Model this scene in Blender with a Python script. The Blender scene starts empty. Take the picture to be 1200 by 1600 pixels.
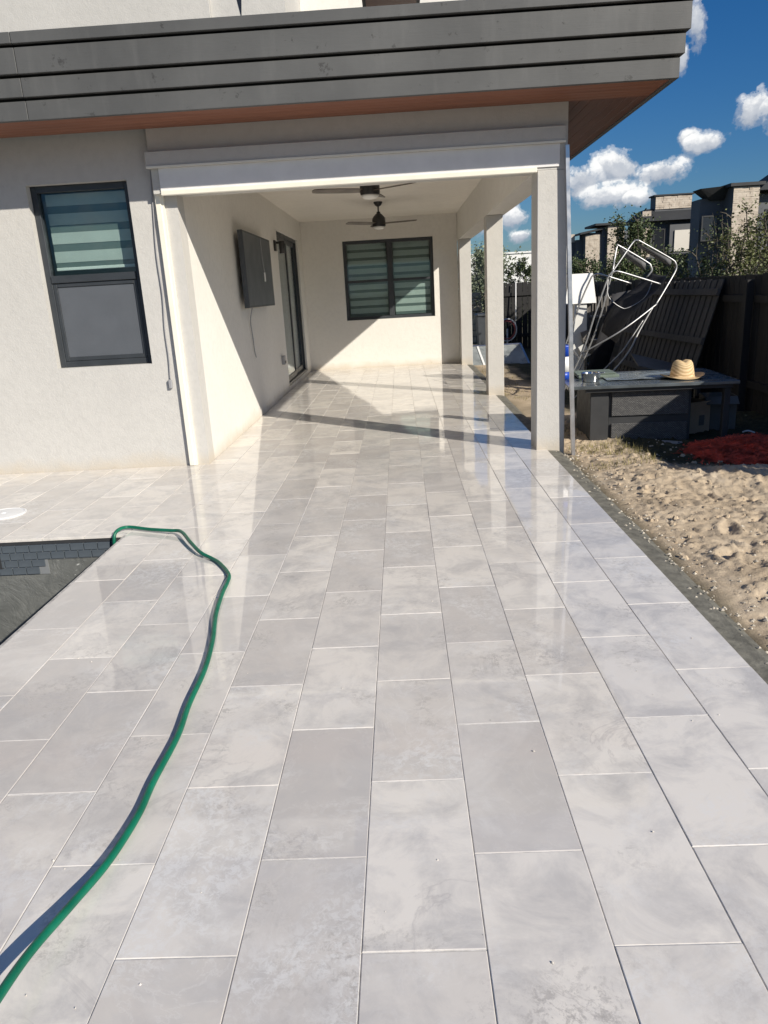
import bpy, math, random
from mathutils import Vector, Matrix, noise
random.seed(7)
C = bpy.context.scene.collection
SC = bpy.context.scene

# ------------------------------------------------------------------ camera
H = 1.52
cam_d = bpy.data.cameras.new('camera'); cam = bpy.data.objects.new('camera', cam_d); C.objects.link(cam)
right = Vector((0.998335, 0.018812, -0.054531)); down = Vector((-0.046913, -0.285298, -0.957290)); fwd = Vector((-0.033567, 0.958254, -0.283941))
m = Matrix.Identity(4)
for i in range(3):
    m[i][0] = right[i]; m[i][1] = -down[i]; m[i][2] = -fwd[i]
m[2][3] = H
cam.matrix_world = m
cam_d.sensor_fit = 'VERTICAL'; cam_d.sensor_height = 36.0; cam_d.sensor_width = 27.0
cam_d.lens = 1157.14 / 1600 * 36.0
cam_d.clip_start = 0.05; cam_d.clip_end = 3000
SC.camera = cam

# ------------------------------------------------------------------ sky, sun, exposure
SUN_AZ = math.radians(133.7)      # compass bearing the sun stands at (from +Y towards +X): behind, to the right
SUN_EL = math.radians(28.25)
world = bpy.data.worlds.new('World'); SC.world = world; world.use_nodes = True
wt = world.node_tree; wt.nodes.clear()
class NT:
    def __init__(s, t): s.t = t
    def n(s, typ, **kw):
        nd = s.t.nodes.new(typ)
        for k, v in kw.items():
            if k.startswith('i_'):
                nd.inputs[k[2:].replace('_', ' ')].default_value = v
            else: setattr(nd, k, v)
        return nd
    def l(s, a, b): s.t.links.new(a, b)
    def val(s, x, sock):
        if isinstance(x, (int, float)): sock.default_value = x
        else: s.l(x, sock)
    def math(s, op, a, b=0.0, c=None, clamp=False):
        nd = s.t.nodes.new('ShaderNodeMath'); nd.operation = op; nd.use_clamp = clamp
        s.val(a, nd.inputs[0]); s.val(b, nd.inputs[1])
        if c is not None: s.val(c, nd.inputs[2])
        return nd.outputs[0]
    def ramp(s, fac, stops, interp='LINEAR'):
        nd = s.t.nodes.new('ShaderNodeValToRGB'); nd.color_ramp.interpolation = interp
        el = nd.color_ramp.elements
        while len(el) > 1: el.remove(el[-1])
        el[0].position = stops[0][0]; c = stops[0][1]; el[0].color = (c, c, c, 1) if isinstance(c, (int, float)) else (*c, 1)
        for p, c in stops[1:]:
            e = el.new(p); e.color = (c, c, c, 1) if isinstance(c, (int, float)) else (*c, 1)
        s.l(fac, nd.inputs[0]); return nd.outputs[0]
    def mix(s, fac, a, b, blend='MIX'):
        nd = s.t.nodes.new('ShaderNodeMix'); nd.data_type = 'RGBA'; nd.blend_type = blend
        s.val(fac, nd.inputs[0])
        for x, i in ((a, 6), (b, 7)):
            if isinstance(x, tuple): nd.inputs[i].default_value = (*x, 1)
            else: s.l(x, nd.inputs[i])
        return nd.outputs[2]
    def noise(s, vec, scale, detail=4, rough=0.5, dist=0.0, out=0):
        nd = s.n('ShaderNodeTexNoise'); nd.inputs['Scale'].default_value = scale; nd.inputs['Detail'].default_value = detail
        nd.inputs['Roughness'].default_value = rough; nd.inputs['Distortion'].default_value = dist
        if vec is not None: s.l(vec, nd.inputs['Vector'])
        return nd.outputs[out]
W = NT(wt)
sky = W.n('ShaderNodeTexSky', sky_type='NISHITA', sun_disc=False)
sky.sun_elevation = SUN_EL; sky.sun_rotation = SUN_AZ
sky.altitude = 0.0; sky.air_density = 1.2; sky.dust_density = 0.25; sky.ozone_density = 3.0
tc = W.n('ShaderNodeTexCoord')
sep = W.n('ShaderNodeSeparateXYZ'); W.l(tc.outputs['Generated'], sep.inputs[0])
az = W.math('ARCTAN2', sep.outputs[0], sep.outputs[1]); el = W.math('ARCSINE', sep.outputs[2])
azd = W.math('MULTIPLY', az, 57.29578); eld = W.math('MULTIPLY', el, 57.29578)
comb = W.n('ShaderNodeCombineXYZ'); W.l(azd, comb.inputs[0]); W.l(eld, comb.inputs[1])
n1 = W.noise(comb.outputs[0], 0.42, 8, 0.62); n2 = W.noise(comb.outputs[0], 1.6, 5, 0.6)
# cumulus clouds: (bearing, elevation, half width, half height) in degrees
blobs = [(15.0, 7.3, 2.1, 1.5), (13.2, 6.6, 1.6, 1.3), (18.4, 6.6, 1.9, 1.0), (15.3, 5.5, 2.6, .9), (16.9, 5.2, 1.2, .6),
         (20.8, 8.2, 1.4, .65), (19.9, 8.6, .8, .6), (23.9, 9.8, 1.5, 1.2), (25.5, 9.4, 1.8, 1.3),
         (19.9, 15.0, .75, 1.9), (21.3, 17.4, 2.4, 1.2), (19.2, 13.2, .5, 1.1), (8.3, 4.6, 1.3, 1.0), (9.0, 3.3, 1.0, .5), (6.6, 4.2, 1.0, .9)]
f = None; sh = None
for (a, e, rx, ry) in blobs:
    dx = W.math('MULTIPLY', W.math('SUBTRACT', azd, a), 1 / rx); dy = W.math('MULTIPLY', W.math('SUBTRACT', eld, e), 1 / ry)
    d = W.math('SQRT', W.math('ADD', W.math('MULTIPLY', dx, dx), W.math('MULTIPLY', dy, dy)))
    v = W.math('SUBTRACT', 1.0, d)
    s_ = W.math('SUBTRACT', W.math('ADD', W.math('MULTIPLY', dy, .75), .45), W.math('MULTIPLY', W.math('MAXIMUM', W.math('SUBTRACT', d, .9), 0.0), 4.0))
    f = v if f is None else W.math('SMOOTH_MAX', f, v, .2)
    sh = s_ if sh is None else W.math('MAXIMUM', sh, s_)
nn = W.math('ADD', W.math('MULTIPLY', W.math('SUBTRACT', n1, .5), 2.0), W.math('MULTIPLY', W.math('SUBTRACT', n2, .5), .95))
# elsewhere broken cumulus from noise, thickened out of view to add neutral fill
n3 = W.noise(comb.outputs[0], .055, 3, .5)
away = W.ramp(W.math('MULTIPLY', W.math('ABSOLUTE', W.math('SUBTRACT', azd, 14.0)), 1/60.0), [(.25, 0.0), (.6, 1.0)])
f = W.math('MAXIMUM', f, W.math('SUBTRACT', W.math('MULTIPLY', W.math('SUBTRACT', n3, .5), 3.2), W.math('SUBTRACT', 1.12, W.math('MULTIPLY', away, 1.1))))
dens = W.math('ADD', f, nn)
mask = W.ramp(dens, [(0.0, 0.0), (0.2, .35), (0.45, .92), (.75, 1.0)], 'EASE')
lit = W.math('ADD', W.math('MULTIPLY', sh, .62), W.math('MULTIPLY', nn, .45))
ccol = W.ramp(lit, [(0.0, (7.0, 7.8, 9.2)), (0.25, (10.0, 10.6, 11.6)), (0.55, (18.0, 18.0, 17.8))], 'EASE')
# deepen the blue of a clear, dry sky
hsv = W.n('ShaderNodeHueSaturation'); hsv.inputs['Saturation'].default_value = 1.15; hsv.inputs['Value'].default_value = 1.0
W.l(W.mix(1.0, sky.outputs[0], (.62, .87, 1.28), 'MULTIPLY'), hsv.inputs['Color'])
skyc = W.mix(mask, hsv.outputs[0], ccol)
bg = W.n('ShaderNodeBackground'); bg.inputs['Strength'].default_value = 0.050
W.l(skyc, bg.inputs[0])
wo = W.n('ShaderNodeOutputWorld'); W.l(bg.outputs[0], wo.inputs[0])

sun_d = bpy.data.lights.new('sun', 'SUN'); sun_d.energy = 5.0; sun_d.angle = math.radians(0.5); sun_d.color = (1.0, 0.93, 0.815)
sun = bpy.data.objects.new('sun', sun_d); C.objects.link(sun)
sdir = Vector((math.sin(SUN_AZ) * math.cos(SUN_EL), math.cos(SUN_AZ) * math.cos(SUN_EL), math.sin(SUN_EL)))
sun.rotation_euler = (-sdir).to_track_quat('-Z', 'Y').to_euler(); sun.location = sdir * 40
SC.view_settings.view_transform = 'Standard'; SC.view_settings.look = 'None'; SC.view_settings.exposure = 0.20; SC.view_settings.gamma = 1.0
SC.view_settings.use_curve_mapping = False
SC.render.engine = 'CYCLES'
SC.cycles.max_bounces = 10; SC.cycles.diffuse_bounces = 5; SC.cycles.glossy_bounces = 4; SC.cycles.transparent_max_bounces = 12
SC.cycles.use_denoising = True; SC.cycles.sample_clamp_indirect = 12.0
SC.cycles.caustics_reflective = True; SC.cycles.caustics_refractive = False

# ------------------------------------------------------------------ helpers
def wloc(o):
    v = Vector((0, 0, 0))
    while o is not None: v = v + o.location; o = o.parent
    return v
class MB:
    def __init__(s): s.v = []; s.f = []; s.fm = []
    def add(s, vs, fs):
        b = len(s.v); s.v += [tuple(v) for v in vs]; s.f += [tuple(i + b for i in f_) for f_ in fs]; return s
    def box(s, x0, x1, y0, y1, z0, z1):
        return s.add([(x0,y0,z0),(x1,y0,z0),(x1,y1,z0),(x0,y1,z0),(x0,y0,z1),(x1,y0,z1),(x1,y1,z1),(x0,y1,z1)],
                     [(0,3,2,1),(4,5,6,7),(0,1,5,4),(1,2,6,5),(2,3,7,6),(3,0,4,7)])
    def cbox(s, x0, x1, y0, y1, z0, z1, b=0.004):
        """box with chamfered edges"""
        vs = []; idx = {}
        X = (x0, x1); Y = (y0, y1); Z = (z0, z1)
        for i in (0,1):
            for j in (0,1):
                for k in (0,1):
                    sx = 1 if i == 0 else -1; sy = 1 if j == 0 else -1; sz = 1 if k == 0 else -1
                    for ax in range(3):
                        p = [X[i], Y[j], Z[k]]
                        for q, sg in ((0, sx), (1, sy), (2, sz)):
                            if q != ax: p[q] += sg * b
                        idx[(i,j,k,ax)] = len(vs); vs.append(tuple(p))
        fs = []
        for i in (0,1): fs.append([idx[(i,0,0,0)], idx[(i,1,0,0)], idx[(i,1,1,0)], idx[(i,0,1,0)]][::(-1 if i == 0 else 1)])
        for j in (0,1): fs.append([idx[(0,j,0,1)], idx[(1,j,0,1)], idx[(1,j,1,1)], idx[(0,j,1,1)]][::(1 if j == 0 else -1)])
        for k in (0,1): fs.append([idx[(0,0,k,2)], idx[(1,0,k,2)], idx[(1,1,k,2)], idx[(0,1,k,2)]][::(-1 if k == 0 else 1)])
        for a in (0,1):
            for c in (0,1):
                fs.append([idx[(0,a,c,1)], idx[(1,a,c,1)], idx[(1,a,c,2)], idx[(0,a,c,2)]])
                fs.append([idx[(a,0,c,0)], idx[(a,1,c,0)], idx[(a,1,c,2)], idx[(a,0,c,2)]])
                fs.append([idx[(a,c,0,0)], idx[(a,c,1,0)], idx[(a,c,1,1)], idx[(a,c,0,1)]])
        for i in (0,1):
            for j in (0,1):
                for k in (0,1): fs.append([idx[(i,j,k,0)], idx[(i,j,k,1)], idx[(i,j,k,2)]])
        return s.add(vs, fs)
    def obox(s, p, ax, ay, az_, lx, ly, lz, b=0.0):
        """oriented box centred at p"""
        t = MB()
        if b: t.cbox(-lx/2, lx/2, -ly/2, ly/2, -lz/2, lz/2, b)
        else: t.box(-lx/2, lx/2, -ly/2, ly/2, -lz/2, lz/2)
        p = Vector(p); ax = Vector(ax); ay = Vector(ay); az_ = Vector(az_)
        return s.add([p + ax * v[0] + ay * v[1] + az_ * v[2] for v in t.v], t.f)
    def bar(s, a, b_, w, h, up=(0,0,1), bev=0.0):
        a = Vector(a); b_ = Vector(b_); d = (b_ - a); L = d.length; d.normalize(); up = Vector(up)
        x = d.cross(up)
        if x.length < 1e-4: x = d.cross(Vector((1,0,0)))
        x.normalize(); z = x.cross(d)
        return s.obox((a + b_) / 2, x, d, z, w, L, h, bev)
    def tube(s, pts, r, n=8, cap=True):
        pts = [Vector(p) for p in pts]; rings = []
        rr = r if isinstance(r, (list, tuple)) else [r] * len(pts)
        prev = None
        for i, p in enumerate(pts):
            t = (pts[min(i+1, len(pts)-1)] - pts[max(i-1, 0)]).normalized()
            if prev is None:
                u = t.orthogonal().normalized()
            else:
                u = prev - t * prev.dot(t)
                u = u.normalized() if u.length > 1e-6 else t.orthogonal().normalized()
            prev = u; w = t.cross(u)
            rings.append([p + (u * math.cos(2*math.pi*k/n) + w * math.sin(2*math.pi*k/n)) * rr[i] for k in range(n)])
        vs = [v for R_ in rings for v in R_]; fs = []
        for i in range(len(rings) - 1):
            for k in range(n):
                fs.append((i*n+k, i*n+(k+1) % n, (i+1)*n+(k+1) % n, (i+1)*n+k))
        if cap: fs.append(tuple(range(n))[::-1]); fs.append(tuple((len(rings)-1)*n + k for k in range(n)))
        return s.add(vs, fs)
    def lathe(s, prof, c, n=24):
        vs = []; fs = []
        for (r, z) in prof:
            for k in range(n):
                a = 2*math.pi*k/n; vs.append((c[0] + r*math.cos(a), c[1] + r*math.sin(a), c[2] + z))
        for i in range(len(prof)-1):
            for k in range(n): fs.append((i*n+k, i*n+(k+1) % n, (i+1)*n+(k+1) % n, (i+1)*n+k))
        fs.append(tuple(range(n))[::-1]); fs.append(tuple((len(prof)-1)*n+k for k in range(n)))
        return s.add(vs, fs)
    def quad(s, a, b, c, d): return s.add([a, b, c, d], [(0,1,2,3)])
    def build(s, name, mat, parent=None, smooth=False):
        me = bpy.data.meshes.new(name)
        o = bpy.data.objects.new(name, me); C.objects.link(o)
        off = Vector((0,0,0))
        if parent is not None: o.parent = parent; off = wloc(parent)
        me.from_pydata([(v[0]-off.x, v[1]-off.y, v[2]-off.z) for v in s.v], [], s.f); me.update()
        if mat is not None: me.materials.append(mat)
        if smooth:
            for p in me.polygons: p.use_smooth = True
        return o
def smooth_by_angle(o, ang=40):
    me = o.data
    for p in me.polygons: p.use_smooth = True
    me.set_sharp_from_angle(angle=math.radians(ang))
def tag(o, label=None, cat=None, group=None, kind=None):
    if label: o['label'] = label
    if cat: o['category'] = cat
    if group: o['group'] = group
    if kind: o['kind'] = kind
    return o
def thing(name, loc, label, cat, group=None):
    o = bpy.data.objects.new(name, None); C.objects.link(o); o.location = loc; o.empty_display_size = .1
    return tag(o, label, cat, group)
def copy_part(o, parent, loc=None, name=None):
    c = o.copy(); C.objects.link(c); c.parent = parent
    if loc is not None: c.location = loc
    return c
def curve_pts(pts, n=8):
    """Catmull-Rom through pts"""
    P = [Vector(p) for p in pts]; out = []
    for i in range(len(P)-1):
        p0 = P[max(i-1,0)]; p1 = P[i]; p2 = P[i+1]; p3 = P[min(i+2, len(P)-1)]
        for k in range(n):
            t = k / n
            out.append(.5*((2*p1) + (p2-p0)*t + (2*p0-5*p1+4*p2-p3)*t*t + (3*p1-p0-3*p2+p3)*t**3))
    out.append(P[-1]); return out

# ------------------------------------------------------------------ materials
def mat(name):
    m_ = bpy.data.materials.new(name); m_.use_nodes = True; t = m_.node_tree
    return m_, NT(t), t.nodes['Principled BSDF']
def simple(name, col, rough=.6, metal=0.0, var=.12, scale=6.0, bump=0.0, bscale=60, spec=.5):
    m_, N, b = mat(name)
    g = N.n('ShaderNodeTexCoord'); v = N.noise(g.outputs['Object'], scale, 5, .6)
    c0 = tuple(c*(1-var) for c in col); c1 = tuple(min(1, c*(1+var)) for c in col)
    N.l(N.ramp(v, [(.3, c0), (.7, c1)]), b.inputs['Base Color'])
    N.l(N.ramp(N.noise(g.outputs['Object'], scale*2.3, 4), [(.3, max(0, rough-.07)), (.7, min(1, rough+.07))]), b.inputs['Roughness'])
    b.inputs['Metallic'].default_value = metal; b.inputs['Specular IOR Level'].default_value = spec
    if bump:
        bn = N.n('ShaderNodeBump'); bn.inputs['Strength'].default_value = bump; bn.inputs['Distance'].default_value = .004
        N.l(N.noise(g.outputs['Object'], bscale, 6, .65), bn.inputs['Height']); N.l(bn.outputs[0], b.inputs['Normal'])
    return m_
def stucco(name, col, dirt=True):
    m_, N, b = mat(name)
    g = N.n('ShaderNodeNewGeometry'); P = g.outputs['Position']
    big = N.noise(P, .9, 5, .6); fine = N.noise(P, 14, 5, .6)
    c = N.mix(N.ramp(big, [(.35, 0.0), (.7, 1.0)]), tuple(x*.93 for x in col), col)
    c = N.mix(N.math('MULTIPLY', N.ramp(fine, [(.35, 1.0), (.55, 0.0)]), .4), c, tuple(x*.85 for x in col))
    if dirt:
        sp = N.n('ShaderNodeSeparateXYZ'); N.l(P, sp.inputs[0])
        hz = N.math('MULTIPLY', sp.outputs[2], 3.2)
        k = N.math('SUBTRACT', N.math('ADD', N.noise(P, 3.5, 6, .7), .12), hz, clamp=True)
        c = N.mix(N.ramp(k, [(.15, 0.0), (.6, .6)]), c, (.50, .43, .33))
        st = N.ramp(N.noise(P, 7, 6, .75), [(.62, 0.0), (.70, 1.0)])
        lo = N.math('SUBTRACT', .5, N.math('MULTIPLY', sp.outputs[2], 1.6), clamp=True)
        c = N.mix(N.math('MULTIPLY', st, lo), c, (.36, .30, .23))
    N.l(c, b.inputs['Base Color']); b.inputs['Roughness'].default_value = .85; b.inputs['Specular IOR Level'].default_value = .25
    bn = N.n('ShaderNodeBump'); bn.inputs['Strength'].default_value = .5; bn.inputs['Distance'].default_value = .006
    hh = N.math('ADD', N.noise(P, 55, 6, .7), N.math('MULTIPLY', N.noise(P, 7, 5, .65), 1.6))
    N.l(hh, bn.inputs['Height']); N.l(bn.outputs[0], b.inputs['Normal'])
    return m_
M = {}
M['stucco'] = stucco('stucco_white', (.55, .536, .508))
M['stucco_bounce'] = stucco('stucco_porch_bounce', (.76, .735, .685))  # house stucco, paler and warmer in colour to imitate bounce light under the porch
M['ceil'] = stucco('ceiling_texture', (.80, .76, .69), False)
def tile_mat():
    m_, N, b = mat('polished_limestone')
    g = N.n('ShaderNodeNewGeometry'); P = g.outputs['Position']
    at = N.n('ShaderNodeAttribute', attribute_name='tint'); sp = N.n('ShaderNodeSeparateColor'); N.l(at.outputs['Color'], sp.inputs[0])
    off = N.n('ShaderNodeVectorMath', operation='SCALE'); N.l(at.outputs['Color'], off.inputs[0]); off.inputs['Scale'].default_value = 37.0
    ad = N.n('ShaderNodeVectorMath', operation='ADD'); N.l(P, ad.inputs[0]); N.l(off.outputs[0], ad.inputs[1]); V = ad.outputs[0]
    base = N.mix(sp.outputs[0], (.575, .538, .502), (.805, .757, .688))           # grey ... ivory
    base = N.mix(N.math('MULTIPLY', N.ramp(sp.outputs[1], [(.72, 0.0), (.95, 1.0)]), .5), base, (.66, .61, .55))
    cl = N.noise(V, 4.2, 8, .68, .5)
    base = N.mix(N.math('MULTIPLY', N.ramp(cl, [(.43, 0.0), (.64, 1.0)]), .85), base, (.525, .502, .482))
    base = N.mix(N.math('MULTIPLY', N.ramp(N.noise(V, 2.1, 5, .6, 1.5), [(.5, 0.0), (.75, 1.0)]), .5), base, (.81, .775, .725))
    # fine veins
    vn = N.math('ABSOLUTE', N.math('SUBTRACT', N.noise(V, 1.7, 7, .62, 2.2), .5))
    base = N.mix(N.math('MULTIPLY', N.ramp(vn, [(0.0, 1.0), (.012, .45), (.035, 0.0)]), N.math('MULTIPLY', N.math('MULTIPLY', sp.outputs[2], N.ramp(N.noise(V, 1.1, 3, .5), [(.48, 0.0), (.62, 1.0)])), .5)), base, (.40, .375, .365))
    # dark smudges and pits where the stone is open
    op = N.ramp(N.noise(V, 2.6, 4, .6), [(.54, 0.0), (.70, 1.0)])
    pit = N.ramp(N.noise(V, 34, 7, .78, .4), [(.50, 0.0), (.60, 1.0)])
    pm = N.math('MULTIPLY', op, pit)
    base = N.mix(N.math('MULTIPLY', pm, .85), base, (.40, .375, .35))
    pale = N.math('MULTIPLY', N.ramp(N.noise(V, 1.9, 4, .6), [(.52, 0.0), (.66, 1.0)]), N.ramp(N.noise(V, 30, 7, .8, .6), [(.47, 0.0), (.56, 1.0)]))
    base = N.mix(N.math('MULTIPLY', pale, .6), base, (.78, .77, .75))
    v3 = N.math('ABSOLUTE', N.math('SUBTRACT', N.noise(V, 4.4, 6, .62, 1.4), .5))
    base = N.mix(N.math('MULTIPLY', N.ramp(v3, [(0.0, 1.0), (.008, .5), (.02, 0.0)]), N.math('MULTIPLY', sp.outputs[1], .25)), base, (.83, .81, .775))
    v4 = N.math('ABSOLUTE', N.math('SUBTRACT', N.noise(V, 2.3, 9, .66, .9), .47))
    base = N.mix(N.math('MULTIPLY', N.ramp(v4, [(0.0, 1.0), (.004, .6), (.011, 0.0)]), N.math('MULTIPLY', op, .55)), base, (.36, .335, .31))
    # dried-water film across the whole floor
    film = N.noise(P, .8, 5, .65)
    base = N.mix(N.math('MULTIPLY', N.ramp(film, [(.42, 0.0), (.7, 1.0)]), .18), base, (.81, .775, .725))
    N.l(base, b.inputs['Base Color'])
    ro = N.math('ADD', N.ramp(N.noise(P, 1.4, 6, .65), [(.3, .018), (.55, .04), (.75, .10)]), N.math('MULTIPLY', pm, .3))
    N.l(ro, b.inputs['Roughness']); b.inputs['IOR'].default_value = 1.68
    bn = N.n('ShaderNodeBump'); bn.inputs['Strength'].default_value = .16; bn.inputs['Distance'].default_value = .002
    N.l(N.math('ADD', N.math('MULTIPLY', pm, -1.0), N.math('MULTIPLY', N.noise(V, 5, 3, .5), .35)), bn.inputs['Height']); N.l(bn.outputs[0], b.inputs['Normal'])
    return m_
M['tile'] = tile_mat()
M['slab'] = simple('joint_mortar_dark', (.46, .44, .41), .9, var=.4, scale=20)
M['grout'] = simple('joint_grout_pale', (.62, .60, .565), .9, var=.25, scale=30)
M['mortar'] = simple('wet_mortar_band', (.155, .148, .122), .9, var=.4, scale=14, bump=1.0, bscale=60)
M['cream'] = simple('cream_aluminium', (.80, .765, .66), .4, var=.05)
M['screen'] = simple('roller_fabric', (.74, .73, .73), .8, var=.05)
M['fascia'] = None
def fascia_mat():
    m_, N, b = mat('grey_painted_board'); g = N.n('ShaderNodeNewGeometry'); P = g.outputs['Position']
    c = N.mix(N.ramp(N.noise(P, 1.3, 5, .6), [(.35, 0.0), (.7, 1.0)]), (.075, .076, .076), (.105, .106, .105))
    c = N.mix(N.math('MULTIPLY', N.ramp(N.noise(P, 8, 6, .75), [(.615, 0.0), (.66, 1.0)]), .7), c, (.03, .029, .028))
    mp = N.n('ShaderNodeMapping'); mp.inputs['Scale'].default_value = (2.2, 2.2, .35); N.l(P, mp.inputs[0])
    c = N.mix(N.math('MULTIPLY', N.ramp(N.noise(mp.outputs[0], 3, 5, .6), [(.55, 0.0), (.75, 1.0)]), .35), c, (.145, .145, .142))
    N.l(c, b.inputs['Base Color']); b.inputs['Roughness'].default_value = .62
    bn = N.n('ShaderNodeBump'); bn.inputs['Strength'].default_value = .3; bn.inputs['Distance'].default_value = .003
    mp2 = N.n('ShaderNodeMapping'); mp2.inputs['Scale'].default_value = (4, 4, 60); N.l(P, mp2.inputs[0])
    N.l(N.noise(mp2.outputs[0], 2, 5, .6), bn.inputs['Height']); N.l(bn.outputs[0], b.inputs['Normal'])
    return m_
M['fascia'] = fascia_mat()
def wood_mat(name, c0, c1, axis=0, rough=.5):
    m_, N, b = mat(name); g = N.n('ShaderNodeNewGeometry')
    mp = N.n('ShaderNodeMapping'); s_ = [14, 14, 14]; s_[axis] = .8; mp.inputs['Scale'].default_value = s_; N.l(g.outputs['Position'], mp.inputs[0])
    v = N.noise(mp.outputs[0], 1.6, 6, .65, .6)
    c = N.ramp(v, [(.25, c0), (.75, c1)]); N.l(c, b.inputs['Base Color']); b.inputs['Roughness'].default_value = rough
    bn = N.n('ShaderNodeBump'); bn.inputs['Strength'].default_value = .25; bn.inputs['Distance'].default_value = .002
    N.l(v, bn.inputs['Height']); N.l(bn.outputs[0], b.inputs['Normal'])
    return m_
M['soffit'] = wood_mat('stained_cedar', (.19, .072, .042), (.32, .13, .075), 0, .5)
M['fence'] = wood_mat('dark_fence_board', (.009, .009, .009), (.022, .021, .021), 2, .75)
M['fencegrey'] = wood_mat('weathered_fence_board', (.05, .047, .045), (.10, .096, .092), 2, .8)
M['bronze'] = simple('dark_bronze_frame', (.035, .04, .046), .45, var=.12)
M['meshscreen'] = simple('insect_screen', (.085, .094, .108), .7, var=.08, scale=3)
M['blind'] = simple('blind_fabric', (.52, .54, .53), .8, var=.05)
M['sheer'] = simple('blind_sheer', (.13, .16, .16), .8, var=.05)
M['room'] = simple('room_plaster', (.28, .28, .27), .9, var=.05)
def glass_mat():
    m_, N, b = mat('tinted_glass'); t = m_.node_tree
    tr = N.n('ShaderNodeBsdfTransparent'); tr.inputs[0].default_value = (.82, .88, .865, 1)
    gl = N.n('ShaderNodeBsdfGlossy'); gl.inputs['Roughness'].default_value = .02; gl.inputs[0].default_value = (.9, .95, 1, 1)
    fr = N.n('ShaderNodeLayerWeight')
    mx = N.n('ShaderNodeMixShader'); N.l(N.math('ADD', N.math('MULTIPLY', N.math('POWER', fr.outputs['Facing'], 5.0), .9), .05, clamp=True), mx.inputs[0])
    N.l(tr.outputs[0], mx.inputs[1]); N.l(gl.outputs[0], mx.inputs[2]); N.l(mx.outputs[0], t.nodes['Material Output'].inputs[0])
    return m_
M['glass'] = glass_mat()
M['alu'] = simple('brushed_aluminium', (.62, .62, .63), .35, metal=.9, var=.08)
M['alutube'] = simple('dull_aluminium_tube', (.42, .42, .42), .42, metal=.7, var=.12)
M['white'] = simple('white_plastic', (.80, .80, .79), .45, var=.04)
M['offwhite'] = simple('dusty_white_panel', (.62, .62, .60), .6, var=.1)
M['blackmetal'] = simple('black_fan_metal', (.025, .024, .024), .4, var=.15)
M['blade'] = simple('fan_blade_walnut', (.10, .08, .062), .45, var=.2)
M['lens'] = simple('frosted_lens', (.80, .79, .75), .35, var=.03)
M['tv'] = simple('television_casing', (.055, .062, .072), .5, var=.1)
M['cord'] = simple('grey_cord', (.30, .30, .31), .6)
M['cordw'] = simple('white_cord', (.66, .65, .63), .5)
M['hose'] = simple('green_hose', (.002, .135, .075), .42, var=.22, scale=9, bump=.35, bscale=160)
M['plaster'] = None
def plaster_mat():
    m_, N, b = mat('pool_rough_plaster'); g = N.n('ShaderNodeNewGeometry'); P = g.outputs['Position']
    c = N.ramp(N.noise(P, 5, 7, .7, .5), [(.3, (.10, .105, .10)), (.55, (.15, .155, .147)), (.75, (.20, .205, .193))])
    c = N.mix(N.ramp(N.noise(P, 4.1, 6, .7, 1.2), [(.645, 0.0), (.66, 1.0)]), c, (.50, .51, .49))
    N.l(c, b.inputs['Base Color']); b.inputs['Roughness'].default_value = .55
    bn = N.n('ShaderNodeBump'); bn.inputs['Strength'].default_value = 1.0; bn.inputs['Distance'].default_value = .018
    N.l(N.noise(P, 6, 7, .65, .8), bn.inputs['Height']); N.l(bn.outputs[0], b.inputs['Normal'])
    return m_
M['plaster'] = plaster_mat()
M['pooltile'] = simple('slate_blue_pool_tile', (.088, .105, .122), .3, var=.25, scale=3)
M['poolgrout'] = simple('pool_grout', (.20, .21, .217), .85, var=.1)
def sand_mat():
    m_, N, b = mat('dry_sand'); g = N.n('ShaderNodeNewGeometry'); P = g.outputs['Position']
    at = N.n('ShaderNodeAttribute', attribute_name='soil')
    c = N.ramp(N.noise(P, 2.2, 7, .7), [(.3, (.40, .315, .22)), (.55, (.55, .445, .32)), (.75, (.64, .545, .42))])
    c = N.mix(N.math('MULTIPLY', N.ramp(N.noise(P, 30, 6, .75), [(.55, 0.0), (.7, 1.0)]), .5), c, (.25, .19, .13))
    N.l(N.mix(at.outputs['Fac'], c, N.ramp(N.noise(P, 9, 6, .7), [(.3, (.03, .03, .022)), (.55, (.06, .06, .035)), (.75, (.11, .10, .07))])), b.inputs['Base Color'])
    b.inputs['Roughness'].default_value = .95; b.inputs['Specular IOR Level'].default_value = .15
    bn = N.n('ShaderNodeBump'); bn.inputs['Strength'].default_value = .9; bn.inputs['Distance'].default_value = .012
    N.l(N.noise(P, 45, 7, .75), bn.inputs['Height']); N.l(bn.outputs[0], b.inputs['Normal'])
    return m_
M['sand'] = sand_mat()
M['soil'] = simple('far_ground', (.075, .08, .045), .95, var=.35, scale=.6)
M['straw'] = None
def straw_mat():
    m_, N, b = mat('woven_straw'); g = N.n('ShaderNodeTexCoord')
    w = N.n('ShaderNodeTexWave', wave_type='RINGS', rings_direction='Z'); w.inputs['Scale'].default_value = 55; w.inputs['Distortion'].default_value = 1.5; N.l(g.outputs['Object'], w.inputs[0])
    c = N.mix(w.outputs['Fac'], (.50, .34, .17), (.74, .56, .33)); N.l(c, b.inputs['Base Color']); b.inputs['Roughness'].default_value = .75
    bn = N.n('ShaderNodeBump'); bn.inputs['Strength'].default_value = .4; bn.inputs['Distance'].default_value = .003; N.l(w.outputs['Fac'], bn.inputs['Height']); N.l(bn.outputs[0], b.inputs['Normal'])
    return m_
M['straw'] = straw_mat()
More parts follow.
